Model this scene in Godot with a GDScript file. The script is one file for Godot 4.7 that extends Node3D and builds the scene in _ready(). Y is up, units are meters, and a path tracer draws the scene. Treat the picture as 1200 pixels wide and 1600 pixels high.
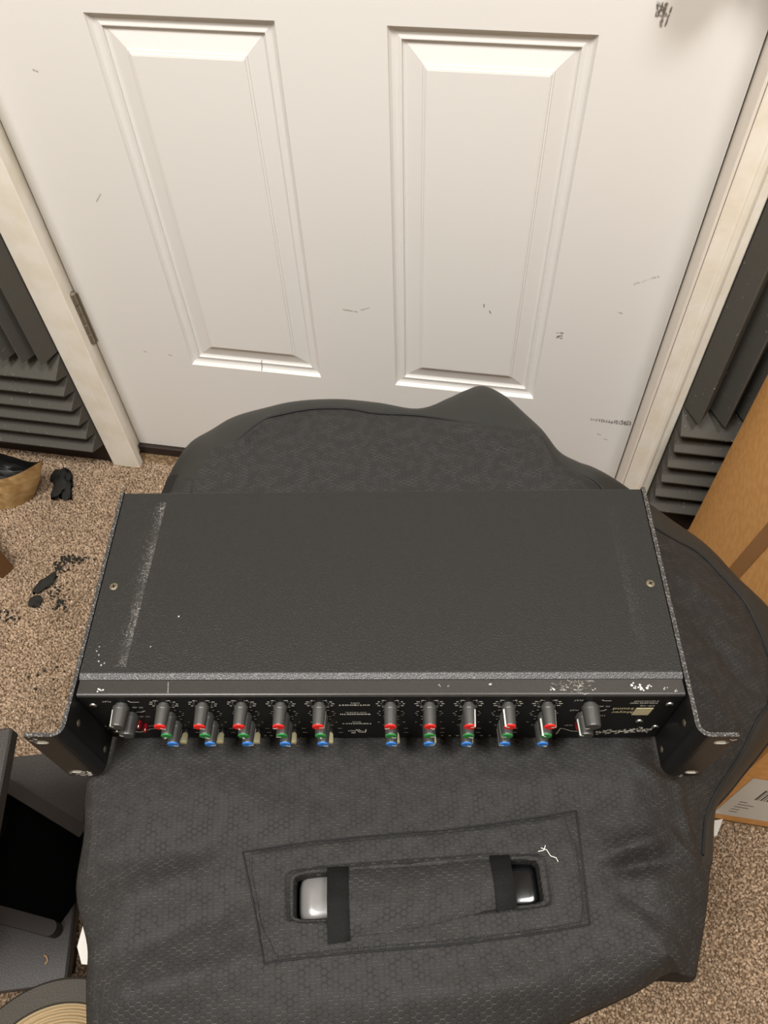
extends Node3D
# A 2U rack equalizer lying upside down on a speaker in its fabric cover, in front of a white panel door.
# World: door face is z = 0, x to the right, y up, floor y = 0, metres.

var rng := RandomNumberGenerator.new()
var M := {}
const RACK_H := 0.088

# ---------------------------------------------------------------- nodes
func numbered(called: String) -> String:
	if not has_node(NodePath(called)):
		return called
	var i := 1
	while has_node(NodePath("%s_%03d" % [called, i])):
		i += 1
	return "%s_%03d" % [called, i]

func tag(o: Node, label: String, category: String, group := "", kind := "") -> Node:
	o.set_meta("label", label)
	o.set_meta("category", category)
	if group: o.set_meta("group", group)
	if kind: o.set_meta("kind", kind)
	return o

func thing(called: String, label: String, category: String, at := Vector3.ZERO, turn := 0.0, group := "", kind := "") -> Node3D:
	var o := Node3D.new()
	o.name = numbered(called)
	add_child(o, true)
	o.position = at
	o.rotation.y = turn
	tag(o, label, category, group, kind)
	return o

func obj(called: String, mesh: Mesh, mat: Material, parent: Node = self) -> MeshInstance3D:
	var o := MeshInstance3D.new()
	o.mesh = mesh
	o.material_override = mat
	if parent == self:
		o.name = numbered(called)
	else:
		var nm := called
		var i := 0
		while parent.has_node(NodePath(nm)):
			i += 1
			nm = "%s_%03d" % [called, i]
		o.name = nm
	o.cast_shadow = GeometryInstance3D.SHADOW_CASTING_SETTING_ON
	parent.add_child(o, true)
	return o

# ---------------------------------------------------------------- shapes
func begin() -> SurfaceTool:
	var st := SurfaceTool.new()
	st.begin(Mesh.PRIMITIVE_TRIANGLES)
	return st

func vert(st: SurfaceTool, p: Vector3, n: Vector3, uv := Vector2.ZERO) -> void:
	st.set_normal(n)
	st.set_uv(uv)
	st.add_vertex(p)

# corners run clockwise seen from outside
func quad(st: SurfaceTool, a: Vector3, b: Vector3, c: Vector3, d: Vector3, ua := Vector2.ZERO, ub := Vector2.ZERO, uc := Vector2.ZERO, ud := Vector2.ZERO) -> void:
	var n := ((c - a).cross(b - d)).normalized()
	vert(st, a, n, ua); vert(st, b, n, ub); vert(st, c, n, uc)
	vert(st, a, n, ua); vert(st, c, n, uc); vert(st, d, n, ud)

func tri(st: SurfaceTool, a: Vector3, b: Vector3, c: Vector3) -> void:
	var n := (c - a).cross(b - a).normalized()
	vert(st, a, n); vert(st, b, n); vert(st, c, n)

# rows of points joined by a smooth sheet; row i to i+1, column j to j+1
func sheet(st: SurfaceTool, rows: Array, closed := false, flip := false, uvs: Array = []) -> void:
	var nr := rows.size()
	var nc: int = rows[0].size()
	var normals := []
	for i in nr:
		var ns := PackedVector3Array()
		ns.resize(nc)
		var up: PackedVector3Array = rows[maxi(i - 1, 0)]
		var dn: PackedVector3Array = rows[mini(i + 1, nr - 1)]
		var me: PackedVector3Array = rows[i]
		for j in nc:
			var jl := (j - 1 + nc) % nc if closed else maxi(j - 1, 0)
			var jr := (j + 1) % nc if closed else mini(j + 1, nc - 1)
			var n := (dn[j] - up[j]).cross(me[jr] - me[jl])
			ns[j] = (n.normalized() if n.length() > 1e-14 else Vector3.ZERO) * (-1.0 if flip else 1.0)
		normals.append(ns)
	for i in [0, nr - 1]:   # a pole takes the mean of the ring next to it
		var mean := Vector3.ZERO
		for j in nc: mean += normals[1 if i == 0 else maxi(nr - 2, 0)][j]
		for j in nc:
			if normals[i][j] == Vector3.ZERO: normals[i][j] = mean.normalized() if mean.length() > 1e-6 else Vector3.UP
	for i in nr - 1:
		for j in (nc if closed else nc - 1):
			var k := (j + 1) % nc
			var q := [[i, j], [i, k], [i + 1, k], [i + 1, j]]
			var order := [0, 1, 2, 0, 2, 3] if not flip else [0, 2, 1, 0, 3, 2]
			for o in order:
				var e: Array = q[o]
				st.set_normal(normals[e[0]][e[1]])
				st.set_uv(uvs[e[0]][e[1]] if uvs else Vector2.ZERO)
				st.add_vertex(rows[e[0]][e[1]])

# profile of (radius, height) turned about the y axis of xf
func lathe(st: SurfaceTool, prof: PackedVector2Array, seg := 20, xf := Transform3D(), lobes := 0, depth := 0.0) -> void:
	for i in prof.size() - 1:
		var a := prof[i]
		var b := prof[i + 1]
		if a.is_equal_approx(b): continue
		var nn := Vector2(b.y - a.y, a.x - b.x).normalized()
		for j in seg:
			var t0 := TAU * j / seg
			var t1 := TAU * (j + 1) / seg
			var f0 := 1.0 - depth * (0.5 + 0.5 * cos(lobes * t0)) if lobes else 1.0
			var f1 := 1.0 - depth * (0.5 + 0.5 * cos(lobes * t1)) if lobes else 1.0
			var d0 := Vector3(cos(t0), 0, sin(t0))
			var d1 := Vector3(cos(t1), 0, sin(t1))
			var p := [d0 * a.x * f0 + Vector3.UP * a.y, d1 * a.x * f1 + Vector3.UP * a.y, d1 * b.x * f1 + Vector3.UP * b.y, d0 * b.x * f0 + Vector3.UP * b.y]
			var n0 := (d0 * nn.x + Vector3.UP * nn.y)
			var n1 := (d1 * nn.x + Vector3.UP * nn.y)
			var ns := [n0, n1, n1, n0]
			for o in [0, 1, 2, 0, 2, 3]:
				st.set_normal((xf.basis * ns[o]).normalized())
				st.set_uv(Vector2.ZERO)
				st.add_vertex(xf * p[o])

# polygon (counter-clockwise in x,y) pushed from z0 to z1, placed by xf
func prism(st: SurfaceTool, poly: PackedVector2Array, z0: float, z1: float, xf := Transform3D()) -> void:
	if Geometry2D.is_polygon_clockwise(poly):
		poly = poly.duplicate()
		poly.reverse()
	# Geometry2D calls clockwise with y down; make it counter-clockwise with y up
	var area := 0.0
	for i in poly.size():
		area += poly[i].cross(poly[(i + 1) % poly.size()])
	if area < 0.0:
		poly.reverse()
	var n := poly.size()
	for i in n:
		var a := poly[i]
		var b := poly[(i + 1) % n]
		quad(st, xf * Vector3(a.x, a.y, z1), xf * Vector3(a.x, a.y, z0), xf * Vector3(b.x, b.y, z0), xf * Vector3(b.x, b.y, z1))
	var big := PackedVector2Array()   # small polygons fall under Geometry2D's tolerance
	for q in poly: big.append(q * 1000.0)
	var idx := Geometry2D.triangulate_polygon(big)
	for i in range(0, idx.size(), 3):
		var t := [poly[idx[i]], poly[idx[i + 1]], poly[idx[i + 2]]]
		if (t[1] - t[0]).cross(t[2] - t[0]) < 0: t = [t[0], t[2], t[1]]
		tri(st, xf * Vector3(t[0].x, t[0].y, z1), xf * Vector3(t[2].x, t[2].y, z1), xf * Vector3(t[1].x, t[1].y, z1))
		tri(st, xf * Vector3(t[0].x, t[0].y, z0), xf * Vector3(t[1].x, t[1].y, z0), xf * Vector3(t[2].x, t[2].y, z0))

# box with chamfered edges
func cbox(st: SurfaceTool, lo: Vector3, hi: Vector3, c: float, xf := Transform3D()) -> void:
	var m := (lo + hi) / 2
	var h := (hi - lo) / 2
	c = minf(c, minf(h.x, minf(h.y, h.z)) * 0.9)
	var axes := [[0, 1, 2], [1, 2, 0], [2, 0, 1]]
	var P := func(sx, sy, sz, w):   # corner point lying on the face of axis w
		var v := Vector3(sx * (h.x - (0.0 if w == 0 else c)), sy * (h.y - (0.0 if w == 1 else c)), sz * (h.z - (0.0 if w == 2 else c)))
		return xf * (m + v)
	var faces := []
	for ax in axes:
		for s in [-1, 1]:
			var pts := []
			for q in [[-1, -1], [1, -1], [1, 1], [-1, 1]]:
				var sg := [0, 0, 0]
				sg[ax[0]] = s; sg[ax[1]] = q[0]; sg[ax[2]] = q[1]
				pts.append(P.call(sg[0], sg[1], sg[2], ax[0]))
			faces.append(pts)
	for ax in axes:   # the edges along axis ax[0]
		for s1 in [-1, 1]:
			for s2 in [-1, 1]:
				var pts := []
				for e in [[-1, 1], [1, 1], [1, 2], [-1, 2]]:
					var sg := [0, 0, 0]
					sg[ax[0]] = e[0]; sg[ax[1]] = s1; sg[ax[2]] = s2
					pts.append(P.call(sg[0], sg[1], sg[2], ax[e[1]]))
				faces.append(pts)
	for sx in [-1, 1]:
		for sy in [-1, 1]:
			for sz in [-1, 1]:
				faces.append([P.call(sx, sy, sz, 0), P.call(sx, sy, sz, 1), P.call(sx, sy, sz, 2)])
	var centre := xf * m
	for f in faces:
		var n: Vector3 = (f[2] - f[0]).cross(f[1] - f[0])
		if n.dot(f[0] - centre) < 0: f.reverse()
		if f.size() == 4: quad(st, f[0], f[1], f[2], f[3])
		else: tri(st, f[0], f[1], f[2])

func box_mesh(lo: Vector3, hi: Vector3, c := 0.001) -> Mesh:
	var st := begin()
	cbox(st, lo, hi, c)
	return st.commit()

func tube(st: SurfaceTool, path: PackedVector3Array, r: float, seg := 8, closed := false) -> void:
	var rows := []
	var n := path.size()
	var side := Vector3.ZERO
	for i in n:
		var a := path[(i - 1 + n) % n] if closed else path[maxi(i - 1, 0)]
		var b := path[(i + 1) % n] if closed else path[mini(i + 1, n - 1)]
		var t := (b - a).normalized()
		if side == Vector3.ZERO:
			side = t.cross(Vector3.UP) if absf(t.y) < 0.9 else t.cross(Vector3.RIGHT)
		side = (side - t * side.dot(t)).normalized()
		var up := t.cross(side).normalized()
		var ring := PackedVector3Array()
		for k in seg:
			var w := TAU * k / seg
			ring.append(path[i] + (side * cos(w) + up * sin(w)) * r)
		rows.append(ring)
	if closed: rows.append(rows[0])
	sheet(st, rows, true, true)

# thin strip of given width laid on the panel (normal +z) along points
func stroke(st: SurfaceTool, pts: Array, w: float, z: float) -> void:
	for i in pts.size() - 1:
		var a: Vector2 = pts[i]
		var b: Vector2 = pts[i + 1]
		var d := (b - a).normalized()
		var n := Vector2(-d.y, d.x) * w / 2
		a -= d * w * 0.3
		b += d * w * 0.3
		var c := [a - n, a + n, b + n, b - n]
		quad(st, Vector3(c[0].x, c[0].y, z), Vector3(c[1].x, c[1].y, z), Vector3(c[2].x, c[2].y, z), Vector3(c[3].x, c[3].y, z))

func lettering(st: SurfaceTool, text: String, font: Font, at: Vector2, w: float, h: float, z: float, turned := true) -> void:
	var tm := TextMesh.new()
	tm.text = text
	tm.font = font
	tm.font_size = 24
	tm.pixel_size = 0.001
	tm.curve_step = 4.0
	tm.depth = 0.0
	var bb := tm.get_aabb()
	var s := Vector3(w / bb.size.x, h / bb.size.y, 1.0)
	var c := bb.get_center()
	var b := Basis(Vector3(s.x, 0, 0), Vector3(0, s.y, 0), Vector3(0, 0, 1))
	if turned: b = Basis(Vector3(0, 0, 1), PI) * b
	st.append_from(tm, 0, Transform3D(b, Vector3(at.x, at.y, z) - b * Vector3(c.x, c.y, 0)))

# ---------------------------------------------------------------- pictures and materials
func tex(im: Image) -> ImageTexture:
	return ImageTexture.create_from_image(im)

func noise_image(size: int, freq: float, octaves: int, seed_: int, cells := false) -> Image:
	var n := FastNoiseLite.new()
	n.seed = seed_
	n.frequency = freq
	n.fractal_octaves = octaves
	n.noise_type = FastNoiseLite.TYPE_CELLULAR if cells else FastNoiseLite.TYPE_SIMPLEX_SMOOTH
	return n.get_seamless_image(size, size)

func ramp(im: Image, a: Color, b: Color, lo := 0.0, hi := 1.0) -> Image:
	var o := Image.create(im.get_width(), im.get_height(), false, Image.FORMAT_RGB8)
	for y in im.get_height():
		for x in im.get_width():
			o.set_pixel(x, y, a.lerp(b, clampf((im.get_pixel(x, y).r - lo) / (hi - lo), 0, 1)))
	return o

func mat(col: Color, rough := 0.6, metal := 0.0, spec := 0.5) -> StandardMaterial3D:
	var m := StandardMaterial3D.new()
	m.albedo_color = col
	m.roughness = rough
	m.metallic = metal
	m.metallic_specular = spec
	return m

func tri_mat(m: StandardMaterial3D, size: float, world := true) -> StandardMaterial3D:
	m.uv1_triplanar = true
	m.uv1_world_triplanar = world
	m.uv1_scale = Vector3.ONE / size
	return m

func bump(m: StandardMaterial3D, im: Image, cm: float) -> StandardMaterial3D:
	m.heightmap_enabled = true
	m.heightmap_texture = tex(im)
	m.heightmap_scale = cm
	return m

func blot(im: Image, x: float, y: float, r: float, col: Color, a: float) -> void:
	for j in range(int(y - r), int(y + r) + 2):
		for i in range(int(x - r), int(x + r) + 2):
			if i < 0 or j < 0 or i >= im.get_width() or j >= im.get_height(): continue
			var d := Vector2(i - x, j - y).length()
			var k := clampf(r - d + 0.5, 0, 1) * a
			if k > 0: im.set_pixel(i, j, im.get_pixel(i, j).lerp(col, k))

func scratch(im: Image, a: Vector2, b: Vector2, r: float, col: Color, alpha: float, broken := 0.0, wob := 0.0) -> void:
	var n := int(a.distance_to(b) / maxf(r * 0.7, 0.5)) + 1
	for i in n + 1:
		if rng.randf() < broken: continue
		var p := a.lerp(b, float(i) / n) + Vector2(rng.randf_range(-wob, wob), rng.randf_range(-wob, wob))
		blot(im, p.x, p.y, r * rng.randf_range(0.6, 1.2), col, alpha * rng.randf_range(0.5, 1.0))

func make_materials() -> void:
	var fine := noise_image(256, 0.09, 3, 5)
	var grain := noise_image(512, 0.05, 4, 9)
	# painted trim, slightly dirty
	M.trim = tri_mat(mat(Color.WHITE, 0.45), 0.35)
	M.trim.albedo_texture = tex(ramp(noise_image(256, 0.018, 4, 21), Color(0.925, 0.89, 0.82), Color(0.95, 0.925, 0.875), 0.25, 0.7))
	bump(M.trim, fine, 0.02)
	M.jamb = mat(Color(0.91, 0.875, 0.83), 0.45)
	M.wall = tri_mat(mat(Color(0.83, 0.80, 0.75), 0.8), 0.5)
	bump(M.wall, fine, 0.05)
	M.ceiling = mat(Color(0.85, 0.83, 0.78), 0.9)
	M.dark_wood = mat(Color(0.17, 0.125, 0.105), 0.55)
	# carpet backing
	M.carpet = tri_mat(mat(Color.WHITE, 0.95, 0, 0.2), 0.25)
	M.carpet.albedo_texture = tex(ramp(grain, Color(0.42, 0.335, 0.25), Color(0.55, 0.46, 0.36), 0.3, 0.7))
	bump(M.carpet, grain, 0.4)
	M.pile = mat(Color.WHITE, 0.95, 0, 0.15)
	M.pile.vertex_color_use_as_albedo = true
	# foam with pale specks
	var fo := Image.create(768, 768, false, Image.FORMAT_RGB8)
	fo.fill(Color(0.33, 0.32, 0.295))
	for i in 26000:
		var g := rng.randf_range(0.26, 0.39)
		blot(fo, rng.randf() * 768, rng.randf() * 768, 0.9, Color(g, g * 0.98, g * 0.93), 0.6)
	for k in 11:
		var c := Vector2(rng.randf() * 768, rng.randf() * 768)
		for i in 40:
			var p := c + Vector2(rng.randfn() * 40, rng.randfn() * 70)
			blot(fo, p.x, p.y, rng.randf_range(0.5, 1.6), Color(0.95, 0.93, 0.88), rng.randf_range(0.3, 1.0))
	M.foam = tri_mat(mat(Color.WHITE, 0.95, 0, 0.25), 0.4)
	M.foam.albedo_texture = tex(fo)
	# honeycomb ripstop: 16 columns by 16 rows of cells, fine lines with patchy glints painted into the colour
	var N := 768
	var hx := Image.create(N, N, false, Image.FORMAT_RGB8)
	var hb := Image.create(N, N, false, Image.FORMAT_RGB8)
	var patchy := noise_image(N, 0.006, 3, 14)
	var speck := noise_image(N, 0.22, 2, 15)
	for y in N:
		for x in N:
			var px := x * 16.0 * 0.8660254 / N   # columns 0.866 apart, cells 1 apart along y
			var py := y * 16.0 / N
			var d1 := 9.0
			var d2 := 9.0
			var near := Vector2.ZERO
			var next := Vector2.ZERO
			var c0 := int(floor(px / 0.8660254))
			for c in [c0 - 1, c0, c0 + 1, c0 + 2]:
				var off := 0.5 if posmod(c, 2) == 1 else 0.0
				var r0 := int(floor(py - off))
				for r in [r0, r0 + 1]:
					var v := Vector2(px - c * 0.8660254, py - (r + off))
					var d := v.length()
					if d < d1: d2 = d1; next = near; d1 = d; near = v
					elif d < d2: d2 = d; next = v
			var e := (d2 - d1) * 0.5
			var line := 1.0 - smoothstep(0.015, 0.06, e)
			var flat := 1.0 if absf(near.x - next.x) < 0.1 else 0.55   # the edges that lie across
			var pt := clampf((patchy.get_pixel(x, y).r - 0.5) * 2.4 + 0.42, -0.1, 0.95)
			var g := speck.get_pixel(x, y).r
			var h := smoothstep(0.0, 0.14, e)
			var v := 0.172 + 0.05 * (g - 0.5) + line * pt * flat * 0.18
			hx.set_pixel(x, y, Color(v, v * 0.97, v * 0.94))
			hb.set_pixel(x, y, Color(h * 0.9 + g * 0.1, 0, 0))
	M.fabric = mat(Color.WHITE, 0.6, 0, 0.28)
	M.fabric.albedo_texture = tex(hx)
	M.fabric.uv1_scale = Vector3(1.0 / 0.0616, 1.0 / 0.0656, 1)
	bump(M.fabric, hb, 0.032)
	M.plain_fabric = mat(Color(0.165, 0.165, 0.155), 0.5, 0, 0.35)
	M.webbing = tri_mat(mat(Color(0.075, 0.072, 0.068), 0.6, 0, 0.22), 0.02, false)
	bump(M.webbing, noise_image(128, 0.12, 2, 3), 0.03)
	M.thread = mat(Color(0.03, 0.03, 0.03), 0.7)
	# cardboard
	M.card = tri_mat(mat(Color.WHITE, 0.6, 0, 0.4), 0.4)
	M.card.albedo_texture = tex(ramp(grain, Color(0.825, 0.60, 0.345), Color(0.87, 0.65, 0.395), 0.25, 0.75))
	bump(M.card, fine, 0.01)
	M.tape = mat(Color(0.60, 0.41, 0.22), 0.2, 0, 0.5)
	M.kraft = tri_mat(mat(Color.WHITE, 0.75), 0.15, false)
	M.kraft.albedo_texture = tex(ramp(noise_image(256, 0.02, 4, 31), Color(0.62, 0.48, 0.29), Color(0.80, 0.67, 0.46), 0.25, 0.75))
	M.paper = mat(Color(0.80, 0.79, 0.76), 0.8)
	M.stalk = mat(Color(0.52, 0.43, 0.33), 0.8)
	# black things
	M.laminate = tri_mat(mat(Color.WHITE, 0.5, 0, 0.5), 0.1)
	M.laminate.albedo_texture = tex(ramp(noise_image(256, 0.2, 2, 41), Color(0.145, 0.132, 0.125), Color(0.27, 0.25, 0.24), 0.25, 0.75))
	M.laminate_edge = mat(Color(0.10, 0.085, 0.08), 0.4)
	M.shade_brown = mat(Color(0.115, 0.09, 0.078), 0.55)  # half-shade tone for the shadow stand-in on the side table
	M.dark_card = mat(Color(0.42, 0.28, 0.15), 0.7)
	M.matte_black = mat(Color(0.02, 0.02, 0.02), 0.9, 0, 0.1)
	M.plastic = mat(Color(0.24, 0.235, 0.225), 0.4, 0, 0.5)
	M.black = mat(Color(0.06, 0.06, 0.06), 0.5)
	M.gloss = mat(Color(0.05, 0.05, 0.055), 0.15)
	M.grey_plastic = mat(Color(0.42, 0.41, 0.40), 0.25)
	M.red = mat(Color(0.86, 0.13, 0.10), 0.4)
	M.green = mat(Color(0.16, 0.48, 0.23), 0.4)
	M.blue = mat(Color(0.20, 0.45, 0.75), 0.4)
	M.white = mat(Color(0.90, 0.90, 0.86), 0.5)
	M.print = mat(Color(0.92, 0.91, 0.87), 0.6)
	M.ivory = mat(Color(0.72, 0.69, 0.55), 0.4)
	M.logo = mat(Color(0.74, 0.70, 0.55), 0.45)
	M.led = mat(Color(0.45, 0.02, 0.05), 0.12, 0, 0.8)
	M.metal = mat(Color(0.72, 0.70, 0.66), 0.35, 0.9)
	M.brass = mat(Color(0.42, 0.38, 0.31), 0.5, 0.4)
	M.knob_brass = mat(Color(0.45, 0.38, 0.26), 0.3, 0.9)
	M.hinge = mat(Color(0.60, 0.56, 0.50), 0.4, 0.45)
	M.enamel = tri_mat(mat(Color(0.088, 0.083, 0.08), 0.38, 0, 0.5), 0.04, false)
	bump(M.enamel, fine, 0.006)
	M.panel_black = mat(Color(0.055, 0.055, 0.053), 0.55, 0, 0.4)
	# chipped metal edge of the rack ears
	M.worn = tri_mat(mat(Color.WHITE, 0.4, 0.45), 0.035, false)
	M.worn.albedo_texture = tex(ramp(noise_image(256, 0.06, 4, 77), Color(0.22, 0.215, 0.21), Color(0.76, 0.74, 0.70), 0.5, 1.0))
	# textured cover of the equalizer: 1024 x 400 px over 430 x 165 mm
	var cov := Image.create(1024, 400, false, Image.FORMAT_RGB8)
	cov.fill(Color(0.150, 0.147, 0.138))
	var C := func(x: float, z: float) -> Vector2: return Vector2((x + 0.2145) / 0.429 * 1024, (z + 0.1775) / 0.165 * 400)
	for i in 2600:   # the pale rubbed band near the left end
		var t := pow(rng.randf(), 0.9)
		var x := -0.1775 - 0.0045 * t - absf(rng.randfn()) * 0.0035
		var z := lerpf(-0.168, -0.0215, t)
		var a := 0.18 + 0.34 * absf(sin(t * 9.0 + 1.2))
		var p: Vector2 = C.call(x, z)
		blot(cov, p.x, p.y, rng.randf_range(0.4, 0.9), Color(0.72, 0.70, 0.68), a * rng.randf())
	for i in 1500:
		var t := rng.randf()
		var p: Vector2 = C.call(-0.186 + rng.randfn() * 0.006, lerpf(-0.14, -0.0215, t))
		blot(cov, p.x, p.y, 0.8, Color(0.4, 0.39, 0.38), rng.randf() * 0.22)
	for i in 1400:   # the fainter one near the right end
		var t := rng.randf()
		var p: Vector2 = C.call(0.183 + 0.003 * t + absf(rng.randfn()) * 0.006, lerpf(-0.16, -0.03, t))
		blot(cov, p.x, p.y, rng.randf_range(0.4, 0.9), Color(0.55, 0.52, 0.48), rng.randf() * (0.12 + 0.22 * exp(-pow((t - 0.6) * 5.0, 2.0))))
	for q in [[-0.2057, -0.034], [-0.2035, -0.031], [-0.2025, -0.026], [-0.200, -0.023], [-0.198, -0.0245], [-0.2045, -0.0375], [-0.1667, -0.0374], [-0.150, -0.062]]:
		var p: Vector2 = C.call(q[0], q[1])
		blot(cov, p.x, p.y, rng.randf_range(0.8, 1.6), Color(0.85, 0.84, 0.8), 0.85)
	M.cover = mat(Color.WHITE, 0.42, 0, 0.28)
	M.cover.albedo_texture = tex(cov)
	var pn := FastNoiseLite.new()
	pn.seed = 4
	pn.frequency = 0.28
	pn.fractal_octaves = 3
	bump(M.cover, pn.get_image(1024, 400), 0.045)
	M.powder = tri_mat(mat(Color(0.16, 0.157, 0.15), 0.4, 0, 0.5), 0.1, false)
	bump(M.powder, noise_image(256, 0.13, 3, 6), 0.02)
	M.bevel = tri_mat(mat(Color(0.25, 0.245, 0.24), 0.33, 0, 0.46), 0.06, false)
	bump(M.bevel, noise_image(256, 0.2, 3, 16), 0.055)
	# top lip of the front panel: 2048 x 64 px over 427 x 12.5 mm
	var lip := Image.create(2048, 64, false, Image.FORMAT_RGB8)
	lip.fill(Color(0.17, 0.16, 0.15))
	for i in 9000:
		var g := rng.randf_range(0.08, 0.24)
		blot(lip, rng.randf() * 2048, rng.randf() * 64, rng.randf_range(0.6, 1.8), Color(g, g * 0.97, g * 0.92), 0.5)
	for q in [[-0.198, -0.0053, 7], [0.0436, -0.0077, 2.5], [0.0495, -0.0075, 2.5], [0.0787, -0.0086, 5], [0.1221, -0.0042, 5], [0.1509, -0.0045, 4], [0.1789, -0.0075, 9], [0.182, -0.006, 6], [0.1851, -0.0046, 9], [0.1905, -0.008, 5], [0.2000, -0.0055, 4], [0.207, -0.0036, 4]]:
		for k in 5:
			var p := Vector2((q[0] + 0.2135) / 0.427 * 2048, (q[1] + 0.0125) / 0.0125 * 64) + Vector2(rng.randfn() * q[2] * 1.3, rng.randfn() * q[2] * 0.7)
			blot(lip, p.x, p.y, q[2] * rng.randf_range(0.25, 0.55), Color(0.88, 0.87, 0.84), 0.9)
	var lp := Vector2((0.136 + 0.2135) / 0.427 * 2048, 26)
	for k in 60:
		var p := lp + Vector2(rng.randfn() * 34, rng.randfn() * 15)
		scratch(lip, p, p + Vector2(rng.randfn() * 12, rng.randfn() * 6), 1.2, Color(0.7, 0.68, 0.64), 0.55, 0.3)
	scratch(lip, Vector2(306, 8), Vector2(312, 50), 1.6, Color(0.55, 0.53, 0.5), 0.8)
	M.lip = mat(Color.WHITE, 0.3, 0, 0.55)
	M.lip.albedo_texture = tex(lip)
	# door paint with its scuffs: 1024 x 2048 px over 0.914 x 2.03 m, v down from the top
	var dp := Image.create(1024, 2048, false, Image.FORMAT_RGB8)
	dp.fill(Color(0.90, 0.888, 0.870))
	var D := func(x: float, y: float) -> Vector2: return Vector2((x + 0.457) / 0.914 * 1024, (2.05 - y) / 2.03 * 2048)
	var mark := Color(0.30, 0.27, 0.24)
	for k in 7:
		scratch(dp, D.call(0.3395 + rng.randf() * 0.016, 0.832 - rng.randf() * 0.008), D.call(0.3395 + rng.randf() * 0.018, 0.817), 0.8, mark, 0.7, 0.35, 0.5)
	scratch(dp, D.call(0.351, 0.828), D.call(0.3505, 0.808), 1.6, Color(0.42, 0.38, 0.33), 0.8, 0.1, 0.8)
	scratch(dp, D.call(0.357, 0.826), D.call(0.355, 0.808), 0.9, mark, 0.8, 0.2)
	for k in 10:
		var p: Vector2 = D.call(0.307 + rng.randf() * 0.01, 0.394 - rng.randf() * 0.012)
		scratch(dp, p, p + Vector2(rng.randf_range(-3, 6), rng.randf_range(-3, 3)), 0.9, mark, 0.5, 0.2)
	for k in 16:
		var t := k / 15.0
		var p: Vector2 = D.call(lerpf(0.389, 0.451, t), 0.2185 - 0.001 * sin(t * 3.0))
		scratch(dp, p + Vector2(0, -2 - 2 * t), p + Vector2(1, 2 + 2 * t), 1.0 + t * 0.6, Color(0.36, 0.35, 0.34), 0.5 + 0.2 * t, 0.2, 1.0)
	scratch(dp, D.call(0.396, 0.489), D.call(0.428, 0.506), 0.8, Color(0.52, 0.40, 0.34), 0.6, 0.65, 1.2)
	scratch(dp, D.call(-0.016, 0.4), D.call(0.006, 0.398), 0.8, Color(0.5, 0.45, 0.4), 0.6, 0.2, 0.7)
	scratch(dp, D.call(0.012, 0.402), D.call(0.026, 0.408), 0.7, Color(0.5, 0.45, 0.4), 0.5, 0.2, 0.7)
	scratch(dp, D.call(-0.362, 0.553), D.call(-0.351, 0.566), 0.8, Color(0.6, 0.55, 0.5), 0.6)
	scratch(dp, D.call(-0.168, 0.268), D.call(-0.169, 0.252), 0.9, Color(0.45, 0.42, 0.38), 0.8)
	scratch(dp, D.call(0.196, 0.432), D.call(0.1965, 0.427), 0.7, mark, 0.7)
	scratch(dp, D.call(0.205, 0.421), D.call(0.207, 0.417), 0.7, mark, 0.7)
	for q in [[-0.377, 0.272], [-0.331, 0.269], [-0.383, 0.73], [0.385, 0.44], [0.405, 0.185], [0.418, 0.175]]:
		scratch(dp, D.call(q[0], q[1]), D.call(q[0] + 0.006, q[1] - 0.002), 1.0, Color(0.6, 0.52, 0.45), 0.5, 0.3)
	M.door = mat(Color.WHITE, 0.42, 0, 0.45)
	M.door.albedo_texture = tex(dp)
	# shipping label: bars and rows of small print
	var lb := Image.create(256, 256, false, Image.FORMAT_RGB8)
	lb.fill(Color(0.84, 0.84, 0.82))
	var x0 := 64
	while x0 < 150:
		var bw := rng.randi_range(2, 6)
		lb.fill_rect(Rect2i(x0, 60, bw, 66), Color(0.16, 0.16, 0.17))
		x0 += bw + rng.randi_range(3, 6)
	for r in 5:
		lb.fill_rect(Rect2i(30 + rng.randi_range(0, 8), 150 + r * 18, rng.randi_range(20, 60), 5), Color(0.35, 0.35, 0.36))
	for r in 9:
		var x1 := 165
		while x1 < 245:
			var bw := rng.randi_range(4, 16)
			lb.fill_rect(Rect2i(x1, 40 + r * 18, bw, 4), Color(0.55, 0.55, 0.56))
			x1 += bw + 4
	M.label = mat(Color.WHITE, 0.35)
	M.label.albedo_texture = tex(lb)
	M.gasket = tri_mat(mat(Color.WHITE, 0.6, 0.2), 0.035)
	M.gasket.albedo_texture = tex(ramp(grain, Color(0.14, 0.125, 0.10), Color(0.31, 0.285, 0.24), 0.25, 0.8))
	M.surround = mat(Color(0.74, 0.66, 0.52), 0.8)
	M.scrap = tri_mat(mat(Color(0.2, 0.195, 0.185), 0.95, 0, 0.2), 0.03)
	bump(M.scrap, fine, 0.1)
	M.glow = mat(Color(0.9, 0.9, 0.9), 0.6)
	M.glow.emission_enabled = true
	M.glow.emission = Color(1.0, 0.93, 0.82)
	M.glow.emission_energy_multiplier = 2.0

# ---------------------------------------------------------------- setting
func slab(called: String, lo: Vector3, hi: Vector3, m: Material, label: String, category: String, c := 0.0005) -> MeshInstance3D:
	var o := obj(called, box_mesh(lo, hi, c), m)
	tag(o, label, category, "", "structure")
	return o

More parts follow.
